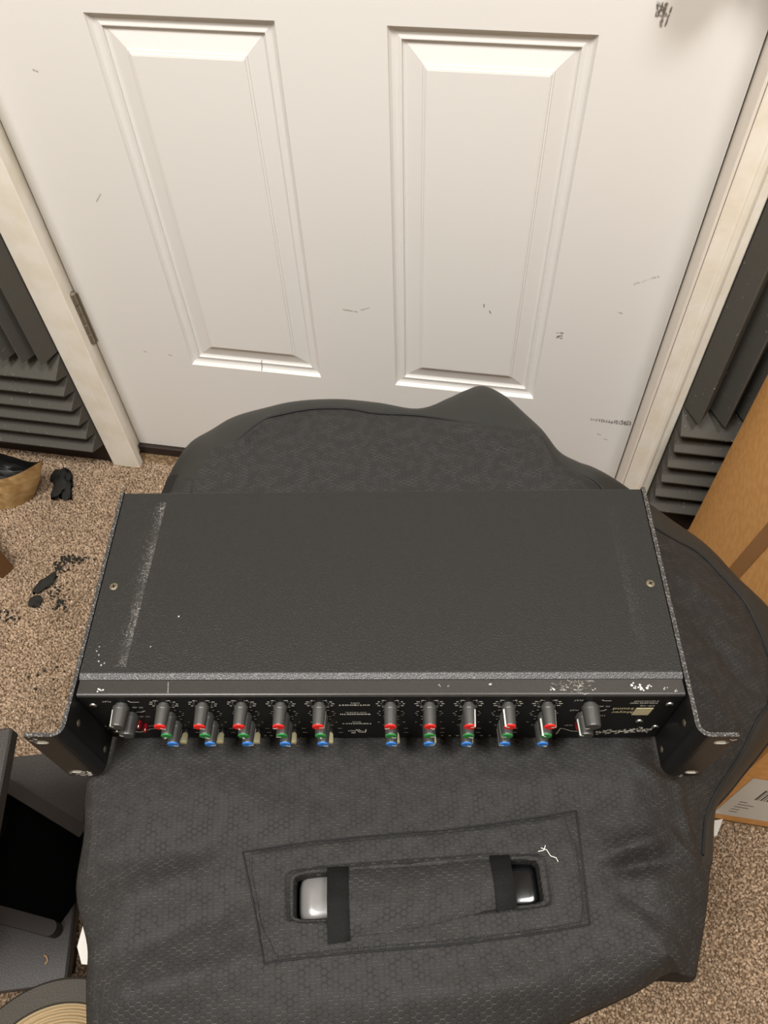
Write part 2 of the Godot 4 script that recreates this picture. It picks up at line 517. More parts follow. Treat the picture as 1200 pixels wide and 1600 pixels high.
func build_door() -> void:
	var d := thing("door_1", "white painted six-panel door with scuff marks behind the equalizer", "door", Vector3(0, 0.02, 0), 0, "", "structure")
	var xs := [-0.457, -0.2921, -0.0645, 0.0628, 0.2904, 0.457]
	var ys := [0.0, 0.2309, 0.7770, 0.99, 1.52, 1.64, 1.90, 2.03]
	var st := begin()
	var uv := func(p: Vector3) -> Vector2: return Vector2((p.x + 0.457) / 0.914, 1.0 - p.y / 2.03)
	var face := func(s: SurfaceTool, a: Vector3, b: Vector3, c: Vector3, e: Vector3): quad(s, a, b, c, e, uv.call(a), uv.call(b), uv.call(c), uv.call(e))
	for i in 5:
		for j in 7:
			if i in [1, 3] and j in [1, 3, 5]: continue
			face.call(st, Vector3(xs[i], ys[j], 0), Vector3(xs[i], ys[j + 1], 0), Vector3(xs[i + 1], ys[j + 1], 0), Vector3(xs[i + 1], ys[j], 0))
	# edges and back of the slab
	quad(st, Vector3(-0.457, 0, -0.044), Vector3(-0.457, 2.03, -0.044), Vector3(-0.457, 2.03, 0), Vector3(-0.457, 0, 0))
	quad(st, Vector3(0.457, 0, 0), Vector3(0.457, 2.03, 0), Vector3(0.457, 2.03, -0.044), Vector3(0.457, 0, -0.044))
	quad(st, Vector3(-0.457, 0, -0.044), Vector3(-0.457, 0, 0), Vector3(0.457, 0, 0), Vector3(0.457, 0, -0.044))
	quad(st, Vector3(-0.457, 2.03, 0), Vector3(-0.457, 2.03, -0.044), Vector3(0.457, 2.03, -0.044), Vector3(0.457, 2.03, 0))
	quad(st, Vector3(0.457, 0, -0.044), Vector3(0.457, 2.03, -0.044), Vector3(-0.457, 2.03, -0.044), Vector3(-0.457, 0, -0.044))
	obj("door_leaf", st.commit(), M.door, d)
	# moulded panels: (inset, depth)
	var prof := [[0.0, 0.0], [0.0012, -0.0030], [0.0035, -0.0058], [0.0070, -0.0072], [0.0105, -0.0070], [0.0135, -0.0058], [0.0150, -0.0056], [0.0153, -0.0086], [0.0185, -0.0098], [0.0205, -0.0096], [0.0395, -0.0048], [0.0400, -0.0034], [0.0425, -0.0030], [0.0430, -0.0016], [0.0455, -0.0010]]
	for i in [1, 3]:
		for j in [1, 3, 5]:
			var ps := begin()
			var R := func(k: int) -> Array:
				var e: float = prof[k][0]
				var z: float = prof[k][1]
				return [Vector3(xs[i] + e, ys[j] + e, z), Vector3(xs[i] + e, ys[j + 1] - e, z), Vector3(xs[i + 1] - e, ys[j + 1] - e, z), Vector3(xs[i + 1] - e, ys[j] + e, z)]
			for k in prof.size() - 1:
				var a: Array = R.call(k)
				var b: Array = R.call(k + 1)
				for s in 4:
					var t := (s + 1) % 4
					face.call(ps, a[s], a[t], b[t], b[s])
			var f: Array = R.call(prof.size() - 1)
			face.call(ps, f[0], f[1], f[2], f[3])
			obj("door_panel", ps.commit(), M.door, d)
	# knob on its rose
	var kx := Transform3D(Basis(Vector3.RIGHT, PI / 2), Vector3(0.398, 0.898, 0))
	var ks := begin()
	lathe(ks, PackedVector2Array([Vector2(0, 0.068), Vector2(0.012, 0.0675), Vector2(0.021, 0.064), Vector2(0.0268, 0.056), Vector2(0.0275, 0.048), Vector2(0.024, 0.039), Vector2(0.016, 0.031), Vector2(0.012, 0.024), Vector2(0.012, 0.008)]), 28, kx)
	var kn := obj("door_knob", ks.commit(), M.knob_brass, d)
	kn.set_meta("label", "dark brass door knob")
	ks = begin()
	lathe(ks, PackedVector2Array([Vector2(0.012, 0.009), Vector2(0.026, 0.007), Vector2(0.032, 0.003), Vector2(0.033, 0.0)]), 28, kx)
	obj("rose_plate", ks.commit(), M.knob_brass, kn)
	# hinge knuckle with five barrels, seen at the jamb
	for hy in [0.265, 1.0, 1.72]:
		var hs := begin()
		for k in 5:
			lathe(hs, PackedVector2Array([Vector2(0, 0.0203 * k), Vector2(0.0052, 0.0203 * k), Vector2(0.0058, 0.0203 * k + 0.0008), Vector2(0.0058, 0.0203 * k + 0.0192), Vector2(0.0052, 0.02 * k + 0.0200), Vector2(0, 0.0203 * k + 0.02)]), 14, Transform3D(Basis(), Vector3(-0.4605, hy, 0.0055)))
		cbox(hs, Vector3(-0.4605, hy, -0.002), Vector3(-0.452, hy + 0.101, 0.0022), 0.0005)
		lathe(hs, PackedVector2Array([Vector2(0.0066, 0.1), Vector2(0.0066, 0.1025), Vector2(0.003, 0.105), Vector2(0, 0.1055)]), 14, Transform3D(Basis(), Vector3(-0.4605, hy, 0.0055)))
		var h := obj("hinge", hs.commit(), M.hinge, d)
		h.set_meta("label", "worn nickel butt hinge")

func build_setting() -> void:
	slab("floor", Vector3(-2.1, -0.12, -0.3), Vector3(2.3, -0.004, 3.3), M.carpet, "brown cut-pile carpeted floor strewn with crumbs", "floor")
	slab("ceiling", Vector3(-2.1, 2.44, -0.1), Vector3(2.3, 2.56, 3.3), M.ceiling, "plain off-white ceiling above the whole room", "ceiling")
	slab("wall_left", Vector3(-2.2, 0, -0.1), Vector3(-2.1, 2.44, 3.3), M.wall, "plain cream wall on the hinge side of the room", "wall")
	slab("wall_right", Vector3(2.3, 0, -0.1), Vector3(2.4, 2.44, 3.3), M.wall, "plain cream wall on the knob side of the room", "wall")
	slab("wall_front", Vector3(-2.1, 0, 3.3), Vector3(2.3, 2.44, 3.4), M.wall, "plain cream wall facing the door across the room", "wall")
	var w := thing("wall_back", "cream wall around the white door with foam panels on it", "wall", Vector3.ZERO, 0, "", "structure")
	obj("wall_segment", box_mesh(Vector3(-2.1, 0, -0.1), Vector3(-0.475, 2.44, 0.029), 0.0005), M.wall, w)
	obj("wall_segment", box_mesh(Vector3(0.475, 0, -0.1), Vector3(2.3, 2.44, 0.029), 0.0005), M.wall, w)
	obj("wall_segment", box_mesh(Vector3(-0.475, 2.07, -0.1), Vector3(0.475, 2.44, 0.029), 0.0005), M.wall, w)
	slab("baseboard_left", Vector3(-2.1, 0, 0.029), Vector3(-0.503, 0.075, 0.041), M.dark_wood, "dark brown baseboard under the foam beside the hinge side", "baseboard", 0.003)
	slab("baseboard_right", Vector3(0.508, 0, 0.029), Vector3(2.3, 0.085, 0.041), M.dark_wood, "dark brown baseboard under the foam behind the cardboard box", "baseboard", 0.003)
	build_door()
	# door stop strips, jambs, casings
	var st := begin()
	cbox(st, Vector3(-0.475, 0, -0.1), Vector3(-0.4605, 2.06, 0.030), 0.0012)
	cbox(st, Vector3(-0.4605, 0.0, -0.1), Vector3(-0.4395, 2.06, -0.046), 0.001)
	var p := PackedVector2Array([Vector2(-0.503, 0.029), Vector2(-0.447, 0.029), Vector2(-0.447, 0.0435), Vector2(-0.4485, 0.045), Vector2(-0.4745, 0.045), Vector2(-0.475, 0.0443), Vector2(-0.4755, 0.045), Vector2(-0.5015, 0.045), Vector2(-0.503, 0.0435)])
	var up := Transform3D(Basis(Vector3(1, 0, 0), Vector3(0, 0, 1), Vector3(0, -1, 0)), Vector3.ZERO)   # profile y becomes z, depth becomes height (downwards)
	prism(st, p, -2.115, 0.004, up)
	cbox(st, Vector3(-0.4605, 0, 0.0305), Vector3(-0.447, 2.06, 0.0312), 0.0002)
	tag(obj("trim_1", st.commit(), M.trim), "flat off-white door casing on the hinge side, grubby and worn", "door trim", "", "structure")
	st = begin()
	cbox(st, Vector3(0.4595, 0, -0.1), Vector3(0.4633, 2.06, 0.0438), 0.0008)
	cbox(st, Vector3(0.4395, 0.0, -0.1), Vector3(0.4595, 2.06, -0.046), 0.001)
	tag(obj("trim_2", st.commit(), M.jamb), "pale door jamb edge beside the latch side of the door", "door jamb", "", "structure")
	st = begin()
	p = PackedVector2Array([Vector2(0.4645, 0.041), Vector2(0.508, 0.029), Vector2(0.508, 0.0425)])
	p = PackedVector2Array([Vector2(0.4642, 0.029), Vector2(0.508, 0.029), Vector2(0.508, 0.0425), Vector2(0.5065, 0.0440), Vector2(0.4965, 0.0442), Vector2(0.4955, 0.0465), Vector2(0.4925, 0.0482), Vector2(0.4885, 0.0482), Vector2(0.4855, 0.0468), Vector2(0.4845, 0.0447), Vector2(0.4655, 0.0447), Vector2(0.4642, 0.0434)])
	prism(st, p, -2.115, 0.004, up)
	tag(obj("trim_3", st.commit(), M.trim), "moulded cream door casing with a raised bead, latch side", "door trim", "", "structure")
	st = begin()
	cbox(st, Vector3(-0.503, 2.06, 0.029), Vector3(0.508, 2.12, 0.045), 0.0015)
	cbox(st, Vector3(-0.475, 2.055, -0.1), Vector3(0.475, 2.07, 0.030), 0.001)
	tag(obj("trim_4", st.commit(), M.trim), "flat off-white head casing above the door", "door trim", "", "structure")
	slab("trim_5", Vector3(-0.46, -0.004, -0.1), Vector3(0.46, 0.0185, 0.0075), M.dark_wood, "dark brown threshold board under the white door", "threshold", 0.002)
	# ceiling light fitting
	var f := thing("ceiling_light", "larger square white ceiling light fitting above the camera", "ceiling light", Vector3(-0.35, 2.40, 1.2))
	obj("housing", box_mesh(Vector3(-0.33, 0.005, -0.33), Vector3(0.33, 0.04, 0.33), 0.004), M.ceiling, f)
	obj("diffuser", box_mesh(Vector3(-0.31, -0.006, -0.31), Vector3(0.31, 0.005, 0.31), 0.003), M.glow, f)
	f = thing("ceiling_light", "smaller square white ceiling light fitting above the cardboard box", "ceiling light", Vector3(0.75, 2.40, 0.9))
	obj("housing", box_mesh(Vector3(-0.22, 0.005, -0.22), Vector3(0.22, 0.04, 0.22), 0.004), M.ceiling, f)
	obj("diffuser", box_mesh(Vector3(-0.2, -0.006, -0.2), Vector3(0.2, 0.005, 0.2), 0.003), M.glow, f)

# one wedge foam panel: ridges along x (lying) or along y (upright)
func foam(lo: Vector2, hi: Vector2, ridges: Array, upright: bool, label: String) -> void:
	var z0 := 0.0295
	var zv := 0.046
	var zr := 0.080
	var P := PackedVector2Array()   # (across, z)
	var a0 := lo.x if upright else lo.y
	var a1 := hi.x if upright else hi.y
	P.append(Vector2(a0, z0))
	P.append(Vector2(a0, zv if ridges[0] - a0 > 0.006 else zr - 0.004))
	for i in ridges.size():
		var r: float = ridges[i]
		P.append(Vector2(r - 0.0012, zr))
		P.append(Vector2(r + 0.0012, zr))
		if i < ridges.size() - 1:
			P.append(Vector2((r + ridges[i + 1]) / 2, zv))
	if upright: P.append(Vector2(a1, zv))
	P.append(Vector2(a1, z0))
	var at := Vector3((lo.x + hi.x) / 2, lo.y, z0)
	var o: Node3D
	var st := begin()
	if upright:
		prism(st, P, -hi.y, -lo.y, Transform3D(Basis(Vector3(1, 0, 0), Vector3(0, 0, 1), Vector3(0, -1, 0)), -at))
	else:
		prism(st, P, lo.x, hi.x, Transform3D(Basis(Vector3(0, 1, 0), Vector3(0, 0, 1), Vector3(1, 0, 0)), -at))
	o = obj("acoustic_foam", st.commit(), M.foam)
	o.position = at
	tag(o, label, "acoustic foam", "charcoal wedge foam panels beside the door")

func seq(from: float, step: float, n: int) -> Array:
	var a := []
	for i in n: a.append(from + step * i)
	return a

func build_foam() -> void:
	foam(Vector2(-0.81, 0.056), Vector2(-0.5045, 0.292), [0.075, 0.112, 0.149, 0.186, 0.223, 0.260], false, "lower foam panel with lying wedges on the hinge side, above the paper bag")
	foam(Vector2(-0.81, 0.294), Vector2(-0.5045, 0.60), seq(-0.7946, 0.0348, 9), true, "upper foam panel with upright wedges left of the hinge-side casing")
	foam(Vector2(0.5095, 0.078), Vector2(0.815, 0.312), [0.097, 0.137, 0.175, 0.212, 0.249, 0.285], false, "lower foam panel with lying wedges right of the latch-side casing, behind the cardboard box")
	foam(Vector2(0.5095, 0.314), Vector2(0.815, 0.92), seq(0.5275, 0.0371, 8), true, "upper foam panel with upright wedges right of the latch-side casing, dusted with white specks")

func build_pile() -> void:
	var cs := begin()
	var ring := 5
	for k in ring:
		var a := TAU * k / ring
		var b := TAU * (k + 1) / ring
		var A := Vector3(cos(a), 0, sin(a))
		var B := Vector3(cos(b), 0, sin(b))
		quad(cs, A * 0.55, A + Vector3.UP * 0.55, B + Vector3.UP * 0.55, B * 0.55)
		tri(cs, A + Vector3.UP * 0.55, Vector3(0.15, 1.0, 0.1), B + Vector3.UP * 0.55)
	var tuft := cs.commit()
	var n := FastNoiseLite.new()
	n.seed = 12
	n.frequency = 9.0
	var spots := []
	for area in [Rect2(-0.85, 0.03, 1.15, 1.22), Rect2(0.30, 0.02, 0.65, 1.25)]:
		var s := 0.0030
		for i in int(area.size.x / s):
			for j in int(area.size.y / s):
				var x: float = area.position.x + (i + rng.randf_range(-0.1, 1.1)) * s
				var z: float = area.position.y + (j + rng.randf_range(-0.1, 1.1)) * s
				if x > -0.02 and x < 0.36 and z > 0.28 and z < 0.92: continue
				if absf(x) < 0.51 and z < 0.05 and absf(x) > 0.44: continue
				if x > 0.583 and z > 0.08 and z < 0.55: continue
				spots.append(Vector2(x, z))
	var mm := MultiMesh.new()
	mm.transform_format = MultiMesh.TRANSFORM_3D
	mm.use_colors = true
	mm.mesh = tuft
	mm.instance_count = spots.size()
	for i in spots.size():
		var q: Vector2 = spots[i]
		var b := Basis(Vector3(0, 1, 0), rng.randf() * TAU)
		b = Basis(Vector3(rng.randfn(), 0, rng.randfn()).normalized(), rng.randf_range(0.0, 0.75)) * b
		var r := rng.randf_range(0.0014, 0.0023)
		b = b.scaled_local(Vector3(r, rng.randf_range(0.0055, 0.0078), r))
		mm.set_instance_transform(i, Transform3D(b, Vector3(q.x, -0.0045, q.y)))
		var v := 1.0 + 0.2 * n.get_noise_2d(q.x, q.y) + rng.randfn() * 0.13
		var c := Color(0.45, 0.332, 0.23) if rng.randf() < 0.65 else Color(0.35, 0.255, 0.175)
		if rng.randf() < 0.03: c = Color(0.60, 0.49, 0.38)
		v = clampf(v, 0.35, 1.8)
		mm.set_instance_color(i, Color(c.r * v, c.g * v, c.b * v))
	var o := MultiMeshInstance3D.new()
	o.name = "carpet_pile"
	o.multimesh = mm
	o.material_override = M.pile
	add_child(o, true)
	tag(o, "mottled brown and beige carpet pile covering the floor", "carpet pile", "", "stuff")

# ---------------------------------------------------------------- the fabric cover
const STATIONS := [
	[.014,.555,.922,-.001,.520,.923], [.005,.558,.898,-.011,.520,.899], [-.003,.556,.880,-.019,.520,.878], [-.026,.550,.847,-.046,.510,.844], [-.032,.558,.812,-.052,.520,.806],
	[-.047,.558,.768,-.068,.520,.760], [-.051,.558,.707,-.076,.520,.696], [-.059,.558,.649,-.089,.520,.634], [-.065,.555,.567,-.109,.510,.545], [-.059,.550,.475,-.120,.500,.445],
	[-.056,.550,.437,-.118,.490,.380], [-.043,.553,.419,-.096,.490,.351], [-.029,.556,.398,-.071,.500,.335], [-.014,.558,.381,-.029,.520,.330], [.023,.560,.360,.003,.530,.325],
	[.067,.560,.351,.050,.530,.314], [.102,.560,.353,.098,.530,.312], [.145,.558,.348,.147,.535,.319], [.181,.550,.342,.174,.500,.267], [.205,.548,.342,.191,.490,.240],
	[.231,.548,.344,.210,.485,.224], [.254,.548,.346,.237,.485,.239], [.268,.550,.352,.263,.500,.279], [.285,.550,.365,.283,.510,.309], [.300,.550,.384,.303,.520,.346],
	[.315,.550,.395,.322,.520,.357], [.338,.550,.404,.341,.500,.351], [.359,.540,.420,.375,.480,.351], [.410,.510,.427,.434,.440,.364], [.454,.485,.429,.484,.420,.385],
	[.483,.470,.446,.519,.410,.417], [.506,.460,.465,.557,.390,.441], [.517,.455,.488,.572,.380,.459], [.525,.455,.520,.576,.370,.484], [.522,.460,.551,.574,.370,.522],
	[.515,.465,.579,.558,.380,.562], [.502,.470,.598,.545,.380,.581], [.486,.475,.628,.527,.390,.604], [.474,.480,.647,.510,.400,.625], [.454,.490,.676,.491,.410,.649],
	[.445,.495,.693,.473,.420,.670], [.439,.500,.708,.465,.430,.687], [.430,.515,.742,.458,.440,.722], [.424,.525,.757,.451,.450,.739], [.419,.530,.785,.443,.460,.771],
	[.412,.530,.815,.433,.470,.807], [.408,.528,.824,.427,.480,.822], [.394,.535,.825,.407,.490,.822], [.367,.540,.843,.379,.490,.840], [.328,.540,.864,.337,.490,.864],
	[.291,.540,.885,.296,.490,.887], [.229,.545,.906,.230,.500,.910], [.147,.545,.922,.142,.500,.927], [.063,.545,.937,.052,.500,.943], [.022,.545,.940,.004,.500,.947]]
# wrinkles: from (x, z) to (x, z), half width, height
const FOLDS := [
	[.066,.823,-.02,.86,.010,.0045], [.102,.832,.0,.89,.011,-.004], [.125,.865,.012,.912,.012,.0045], [.07,.80,-.03,.83,.009,-.003],
	[.345,.764,.396,.739,.0055,.009], [.396,.739,.426,.752,.005,.008], [.350,.772,.402,.752,.007,-.008], [.370,.690,.404,.712,.006,.003], [.354,.785,.408,.803,.007,-.004], [.372,.80,.392,.83,.007,.004],
	[.405,.69,.424,.757,.005,.006], [.31,.85,.40,.815,.008,-.003], [.43,.53,.50,.575,.012,-.010], [.42,.49,.49,.505,.012,.007], [.42,.60,.48,.62,.010,.006], [.45,.64,.42,.70,.007,-.005],
	[.0,.36,-.03,.43,.006,.006], [.03,.355,-.005,.41,.008,-.0025], [.10,.37,.13,.44,.010,.003], [.20,.36,.29,.42,.010,.004], [.16,.36,.26,.41,.008,-.003],
	[.20,.88,.35,.84,.010,.003], [.03,.76,.12,.775,.012,.0018], [.23,.735,.36,.70,.012,.0018]]

func fold_height(x: float, z: float) -> float:
	var p := Vector2(x, z)
	var h := 0.0
	for f in FOLDS:
		var a := Vector2(f[0], f[1])
		var b := Vector2(f[2], f[3])
		var t := clampf((p - a).dot(b - a) / (b - a).length_squared(), 0, 1)
		var d: float = p.distance_to(a.lerp(b, t)) / f[4]
		if d < 3.0: h += 1.35 * f[5] * exp(-d * d) * sqrt(maxf(sin(PI * clampf(t, 0.02, 0.98)), 0.0))
	return h

func crom(a: Vector3, b: Vector3, c: Vector3, d: Vector3, t: float) -> Vector3:
	return b.cubic_interpolate(c, a, d, t)

const CU := Vector2(0.974, -0.225)   # right and front of the speaker under the cover
const CV := Vector2(0.225, 0.974)
func at_uv(u: float, v: float) -> Vector2:
	return CU * u + CV * v

func slot_point(dir: Vector2, grow: float) -> Vector2:
	# where the ray from the slot's middle leaves a rounded slot
	var h := Vector2(0.0885 + grow, 0.0150 + grow)
	var k := pow(pow(absf(dir.x) / h.x, 14.0) + pow(absf(dir.y) / h.y, 14.0), 1.0 / 14.0)
	return dir / k

func build_cover() -> Node3D:
	var bag := thing("speaker_cover", "black honeycomb-weave fabric cover with a handle slot, under the equalizer", "cover", Vector3(0.17, 0, 0.65))
	var org := Vector3(0.17, 0, 0.65)
	var n := FastNoiseLite.new()
	n.seed = 3
	n.frequency = 11.0
	n.fractal_octaves = 3
	var seam := PackedVector3Array()
	var sil := PackedVector3Array()
	var m := STATIONS.size()
	var S := func(i: int, o: int) -> Vector3:
		var s: Array = STATIONS[posmod(i, m)]
		return Vector3(s[o], s[o + 1], s[o + 2])
	var per := 6
	for i in m:
		for k in per:
			var t := float(k) / per
			seam.append(crom(S.call(i - 1, 0), S.call(i, 0), S.call(i + 1, 0), S.call(i + 2, 0), t))
			sil.append(crom(S.call(i - 1, 3), S.call(i, 3), S.call(i + 1, 3), S.call(i + 2, 3), t))
	var N := seam.size()
	var mid := at_uv(0.0285, 0.835)
	var top := 0.5655
	var rows := []
	var core := []
	var slot := []
	for j in N:
		var p := Vector2(seam[j].x, seam[j].z)
		var u := clampf(p.dot(CU), -0.165, 0.192)
		var v := clampf(p.dot(CV), 0.405, 0.885)
		core.append(at_uv(u, v))
		var d: Vector2 = (core[j] - mid)
		slot.append(Vector2(d.dot(CU), d.dot(CV)).normalized())
	var H := func(q: Vector2, amp: float) -> float:
		var near := smoothstep(0.0, 0.03, absf(Vector2(q.x - mid.x, q.y - mid.y).dot(CV)))
		return fold_height(q.x, q.y) + n.get_noise_2d(q.x, q.y) * amp
	var add := func(f: Callable):
		var r := PackedVector3Array()
		for j in N: r.append(f.call(j))
		rows.append(r)
	for k in 3:   # wall of the slot
		add.call(func(j): 
			var s := slot_point(slot[j], -0.001 + 0.0003 * k)
			var q := mid + CU * s.x + CV * s.y
			return Vector3(q.x, top - 0.012 + 0.0055 * k, q.y))
	for k in 34:
		var t := k / 33.0
		add.call(func(j):
			var s := slot_point(slot[j], 0.0005)
			var q: Vector2 = (mid + CU * s.x + CV * s.y).lerp(core[j], t)
			return Vector3(q.x, top + H.call(q, 0.0022 * smoothstep(0.0, 0.3, t)), q.y))
	for k in range(1, 19):
		var t := k / 18.0
		add.call(func(j):
			var q: Vector2 = core[j].lerp(Vector2(seam[j].x, seam[j].z), t)
			var drop: float = top - seam[j].y
			var e := t * t * (1.0 - 0.35 * t) / 0.65 if drop > 0.03 else t * t
			return Vector3(q.x, top - drop * e + H.call(q, 0.0022 + 0.004 * t * smoothstep(0.02, 0.06, drop)) * (1.0 - 0.6 * t * t), q.y))
	for k in range(1, 8):
		var t := k / 7.0
		add.call(func(j):
			var a := t * PI / 2
			var q := Vector2(seam[j].x, seam[j].z).lerp(Vector2(sil[j].x, sil[j].z), lerpf(t, sin(a), 0.65))
			var y := lerpf(seam[j].y, sil[j].y, lerpf(t, 1.0 - cos(a), 0.65))
			return Vector3(q.x, y + 0.4 * H.call(q, 0.004) * (1.0 - t), q.y))
	for k in range(1, 17):
		var t := k / 16.0
		add.call(func(j):
			var c := Vector2(0.17, 0.62)
			var q := Vector2(sil[j].x, sil[j].z)
			var inw := (c - q).normalized()
			var w := 0.014 * sin(PI * minf(t * 1.2, 1.0)) + 0.012 * t + 0.007 * t * n.get_noise_2d(j * 0.02, 40.0 + t)
			q += inw * w
			return Vector3(q.x, lerpf(sil[j].y, 0.002, t), q.y))
	var uvs := []
	var run := PackedFloat32Array()
	run.resize(N)
	for i in rows.size():
		var ur := PackedVector2Array()
		for j in N:
			var p: Vector3 = rows[i][j]
			if i > 57:
				run[j] += p.distance_to(rows[i - 1][j])
			var base: Vector3 = p if i <= 57 else rows[57][j]
			var q := Vector2(base.x, base.z)
			var out := Vector2(sil[j].x - core[j].x, sil[j].z - core[j].y).normalized()
			q += out * run[j]
			ur.append(Vector2(q.dot(CU), q.dot(CV)))
			rows[i][j] = p - org
		uvs.append(ur)
	var st := begin()
	var si := rows.size() - 16 - 7 - 1
	sheet(st, rows.slice(0, si + 1), true, true, uvs.slice(0, si + 1))
	obj("fabric_top", st.commit(), M.fabric, bag)
	st = begin()
	# plain fabric round the back and the wing, honeycomb down the other sides
	var ca := int(N * 9.3 / m)
	var cb := int(N * 42.3 / m)
	var cut := func(a: Array, from: int, to: int) -> Array:
		var o := []
		for r in a:
			var q = r.slice(from, to + 1) if to < N else r.slice(from)
			if to >= N: q.append_array(r.slice(0, to - N + 1))
			o.append(q)
		return o
	sheet(st, cut.call(rows.slice(si), cb, N + ca), false, true, cut.call(uvs.slice(si), cb, N + ca))
	obj("fabric_side", st.commit(), M.fabric, bag)
	st = begin()
	sheet(st, cut.call(rows.slice(si), ca, cb), false, true, cut.call(uvs.slice(si), ca, cb))
	obj("side_panel", st.commit(), M.plain_fabric, bag).set_meta("label", "plain black side fabric")
	# piped seam along the edge of the top
	st = begin()
	var sp := PackedVector3Array()
	for j in N: sp.append(rows[si][j] + Vector3(0, 0.0010, 0))
	for seg in [[int(N * 9.3 / m), int(N * 42.0 / m)]]:
		tube(st, sp.slice(seg[0], seg[1]), 0.0013, 6)
	obj("seam", st.commit(), M.thread, bag)
	st = begin()   # second piping where the side strip turns under
	var lowp := PackedVector3Array()
	for j in N: lowp.append(rows[si + 7][j])
	tube(st, lowp.slice(ca, cb), 0.0016, 6)
	obj("piping", st.commit(), M.thread, bag)
	# sewn-on patch round the slot, with its stitching
	var prow := []
	var puv := []
	for k in 9:
		var t := k / 8.0
		var r := PackedVector3Array()
		var ur := PackedVector2Array()
		for j in 96:
			# evenly along the outer edge, a slightly crooked rectangle
			var e := j / 24
			var f := (j % 24) / 24.0
			var pc := [Vector2(-0.126, -0.0315), Vector2(0.1225, -0.0455), Vector2(0.117, 0.030), Vector2(-0.107, 0.0415)]
			var o: Vector2 = pc[e].lerp(pc[(e + 1) % 4], f)
			var d := o.normalized()
			var s := slot_point(d, 0.0012)
			o.y += 0.0018 * sin(o.x * 24.0 + 0.4)
			var q: Vector2 = mid + CU * (lerpf(s.x, o.x, t)) + CV * (lerpf(s.y, o.y, t))
			var y: float = top + H.call(q, 0.0022) + (0.0022 if k < 8 else 0.0004) + 0.0006 * sin(q.x * 160.0)
			if k == 0: y -= 0.004
			r.append(Vector3(q.x, y, q.y) - org)
			ur.append(Vector2(q.dot(CU) + 0.0017, q.dot(CV) + 0.0021))
		prow.append(r)
		puv.append(ur)
	st = begin()
	sheet(st, prow, true, true, puv)
	var patch := obj("handle_patch", st.commit(), M.fabric, bag)
	st = begin()
	for k in [1, 7]:
		var ring: PackedVector3Array = prow[k]
		for j in 96:
			var a := ring[j]
			var b := ring[(j + 1) % 96]
			var c := int(a.distance_to(b) / 0.0022) + 1
			for q in c:
				var e0 := a.lerp(b, (q + 0.15) / c) + Vector3(0, 0.0003, 0)
				var e1 := a.lerp(b, (q + 0.75) / c) + Vector3(0, 0.0003, 0)
				tube(st, PackedVector3Array([e0, e1]), 0.0003, 4)
	var edge := PackedVector3Array()
	for q in prow[8]: edge.append(q + Vector3(0, 0.0006, 0))
	tube(st, edge, 0.0006, 5, true)
	var sti := obj("stitching", st.commit(), M.thread, patch)
	sti.set_meta("kind", "stuff")
	# padded sleeve folded across the slot
	var U0 := -0.032
	var U1 := 0.094
	var srow := []
	var suv := []
	for i in 15:
		var r := PackedVector3Array()
		var ur := PackedVector2Array()
		for j in 33:
			var u := lerpf(U0, U1, j / 32.0)
			var t := i / 14.0
			var v0 := 0.8185 + 0.001 * sin(u * 60.0)
			var v1 := lerpf(0.8655, 0.8505, (u - U0) / (U1 - U0)) + 0.0012 * sin(u * 45.0)
			var q := at_uv(u, lerpf(v0, v1, t))
			var y := 0.5625 + 0.0085 * sqrt(maxf(sin(PI * clampf(t * 0.86 + 0.02, 0, 1)), 0.0)) + 0.0008 * n.get_noise_2d(u * 4.0, t * 0.3) + 0.0015 * t
			r.append(Vector3(q.x, y, q.y) - org)
			ur.append(Vector2(u * 0.97 + lerpf(v0, v1, t) * 0.12, lerpf(v0, v1, t)))
		srow.append(r)
		suv.append(ur)
	st = begin()
	sheet(st, srow, false, false, suv)
	var dn := []
	for r in srow:
		var q: PackedVector3Array = r.duplicate()
		for j in q.size(): q[j] += Vector3(0, -0.0012, 0)
		dn.append(q)
	sheet(st, dn, false, true, suv)
	var sleeve := obj("handle_sleeve", st.commit(), M.fabric, bag)
	for e in [[0, 3, -0.0035, 0.0], [29, 32, 0.0, 0.0025]]:
		var tr := []
		for i in 15:
			var r := PackedVector3Array()
			for q in [[0.0, -0.0009], [0.0, 0.0011], [0.5, 0.0014], [1.0, 0.0011], [1.0, -0.0009]]:
				var a: Vector3 = srow[i][e[0]]
				var b: Vector3 = srow[i][e[1]]
				var p: Vector3 = a.lerp(b, q[0])
				p += Vector3(CU.x, 0, CU.y) * (e[2] if q[0] < 0.5 else e[3] if q[0] > 0.5 else 0.0)
				var along := Vector3(CV.x, 0, CV.y) * (0.0022 * (i / 7.0 - 1.0))
				r.append(p + Vector3(0, q[1], 0) + along)
			tr.append(r)
		st = begin()
		sheet(st, tr, true, false)
		obj("webbing_binding", st.commit(), M.webbing, sleeve)
	st = begin()
	prism(st, PackedVector2Array([Vector2(-0.106, 0.848), Vector2(-0.104, 0.870), Vector2(-0.094, 0.883), Vector2(-0.02, 0.876), Vector2(-0.02, 0.858)]), -0.3308, -0.33, Transform3D(Basis(Vector3(1, 0, 0), Vector3(0, 0, 1), Vector3(0, -1, 0)), -org))
	obj("paper_tag", st.commit(), M.paper, bag).set_meta("label", "white paper tag sticking out of the side")
	# lint on the patch
	st = begin()
	var lc := Vector3(0.300, top + 0.0036, 0.766) - org
	tube(st, PackedVector3Array([lc, lc + Vector3(0.004, 0.001, 0.001), lc + Vector3(0.007, 0.0004, 0.0045), lc + Vector3(0.011, 0.0008, 0.0052), lc + Vector3(0.0125, 0.0002, 0.0075)]), 0.00028, 5)
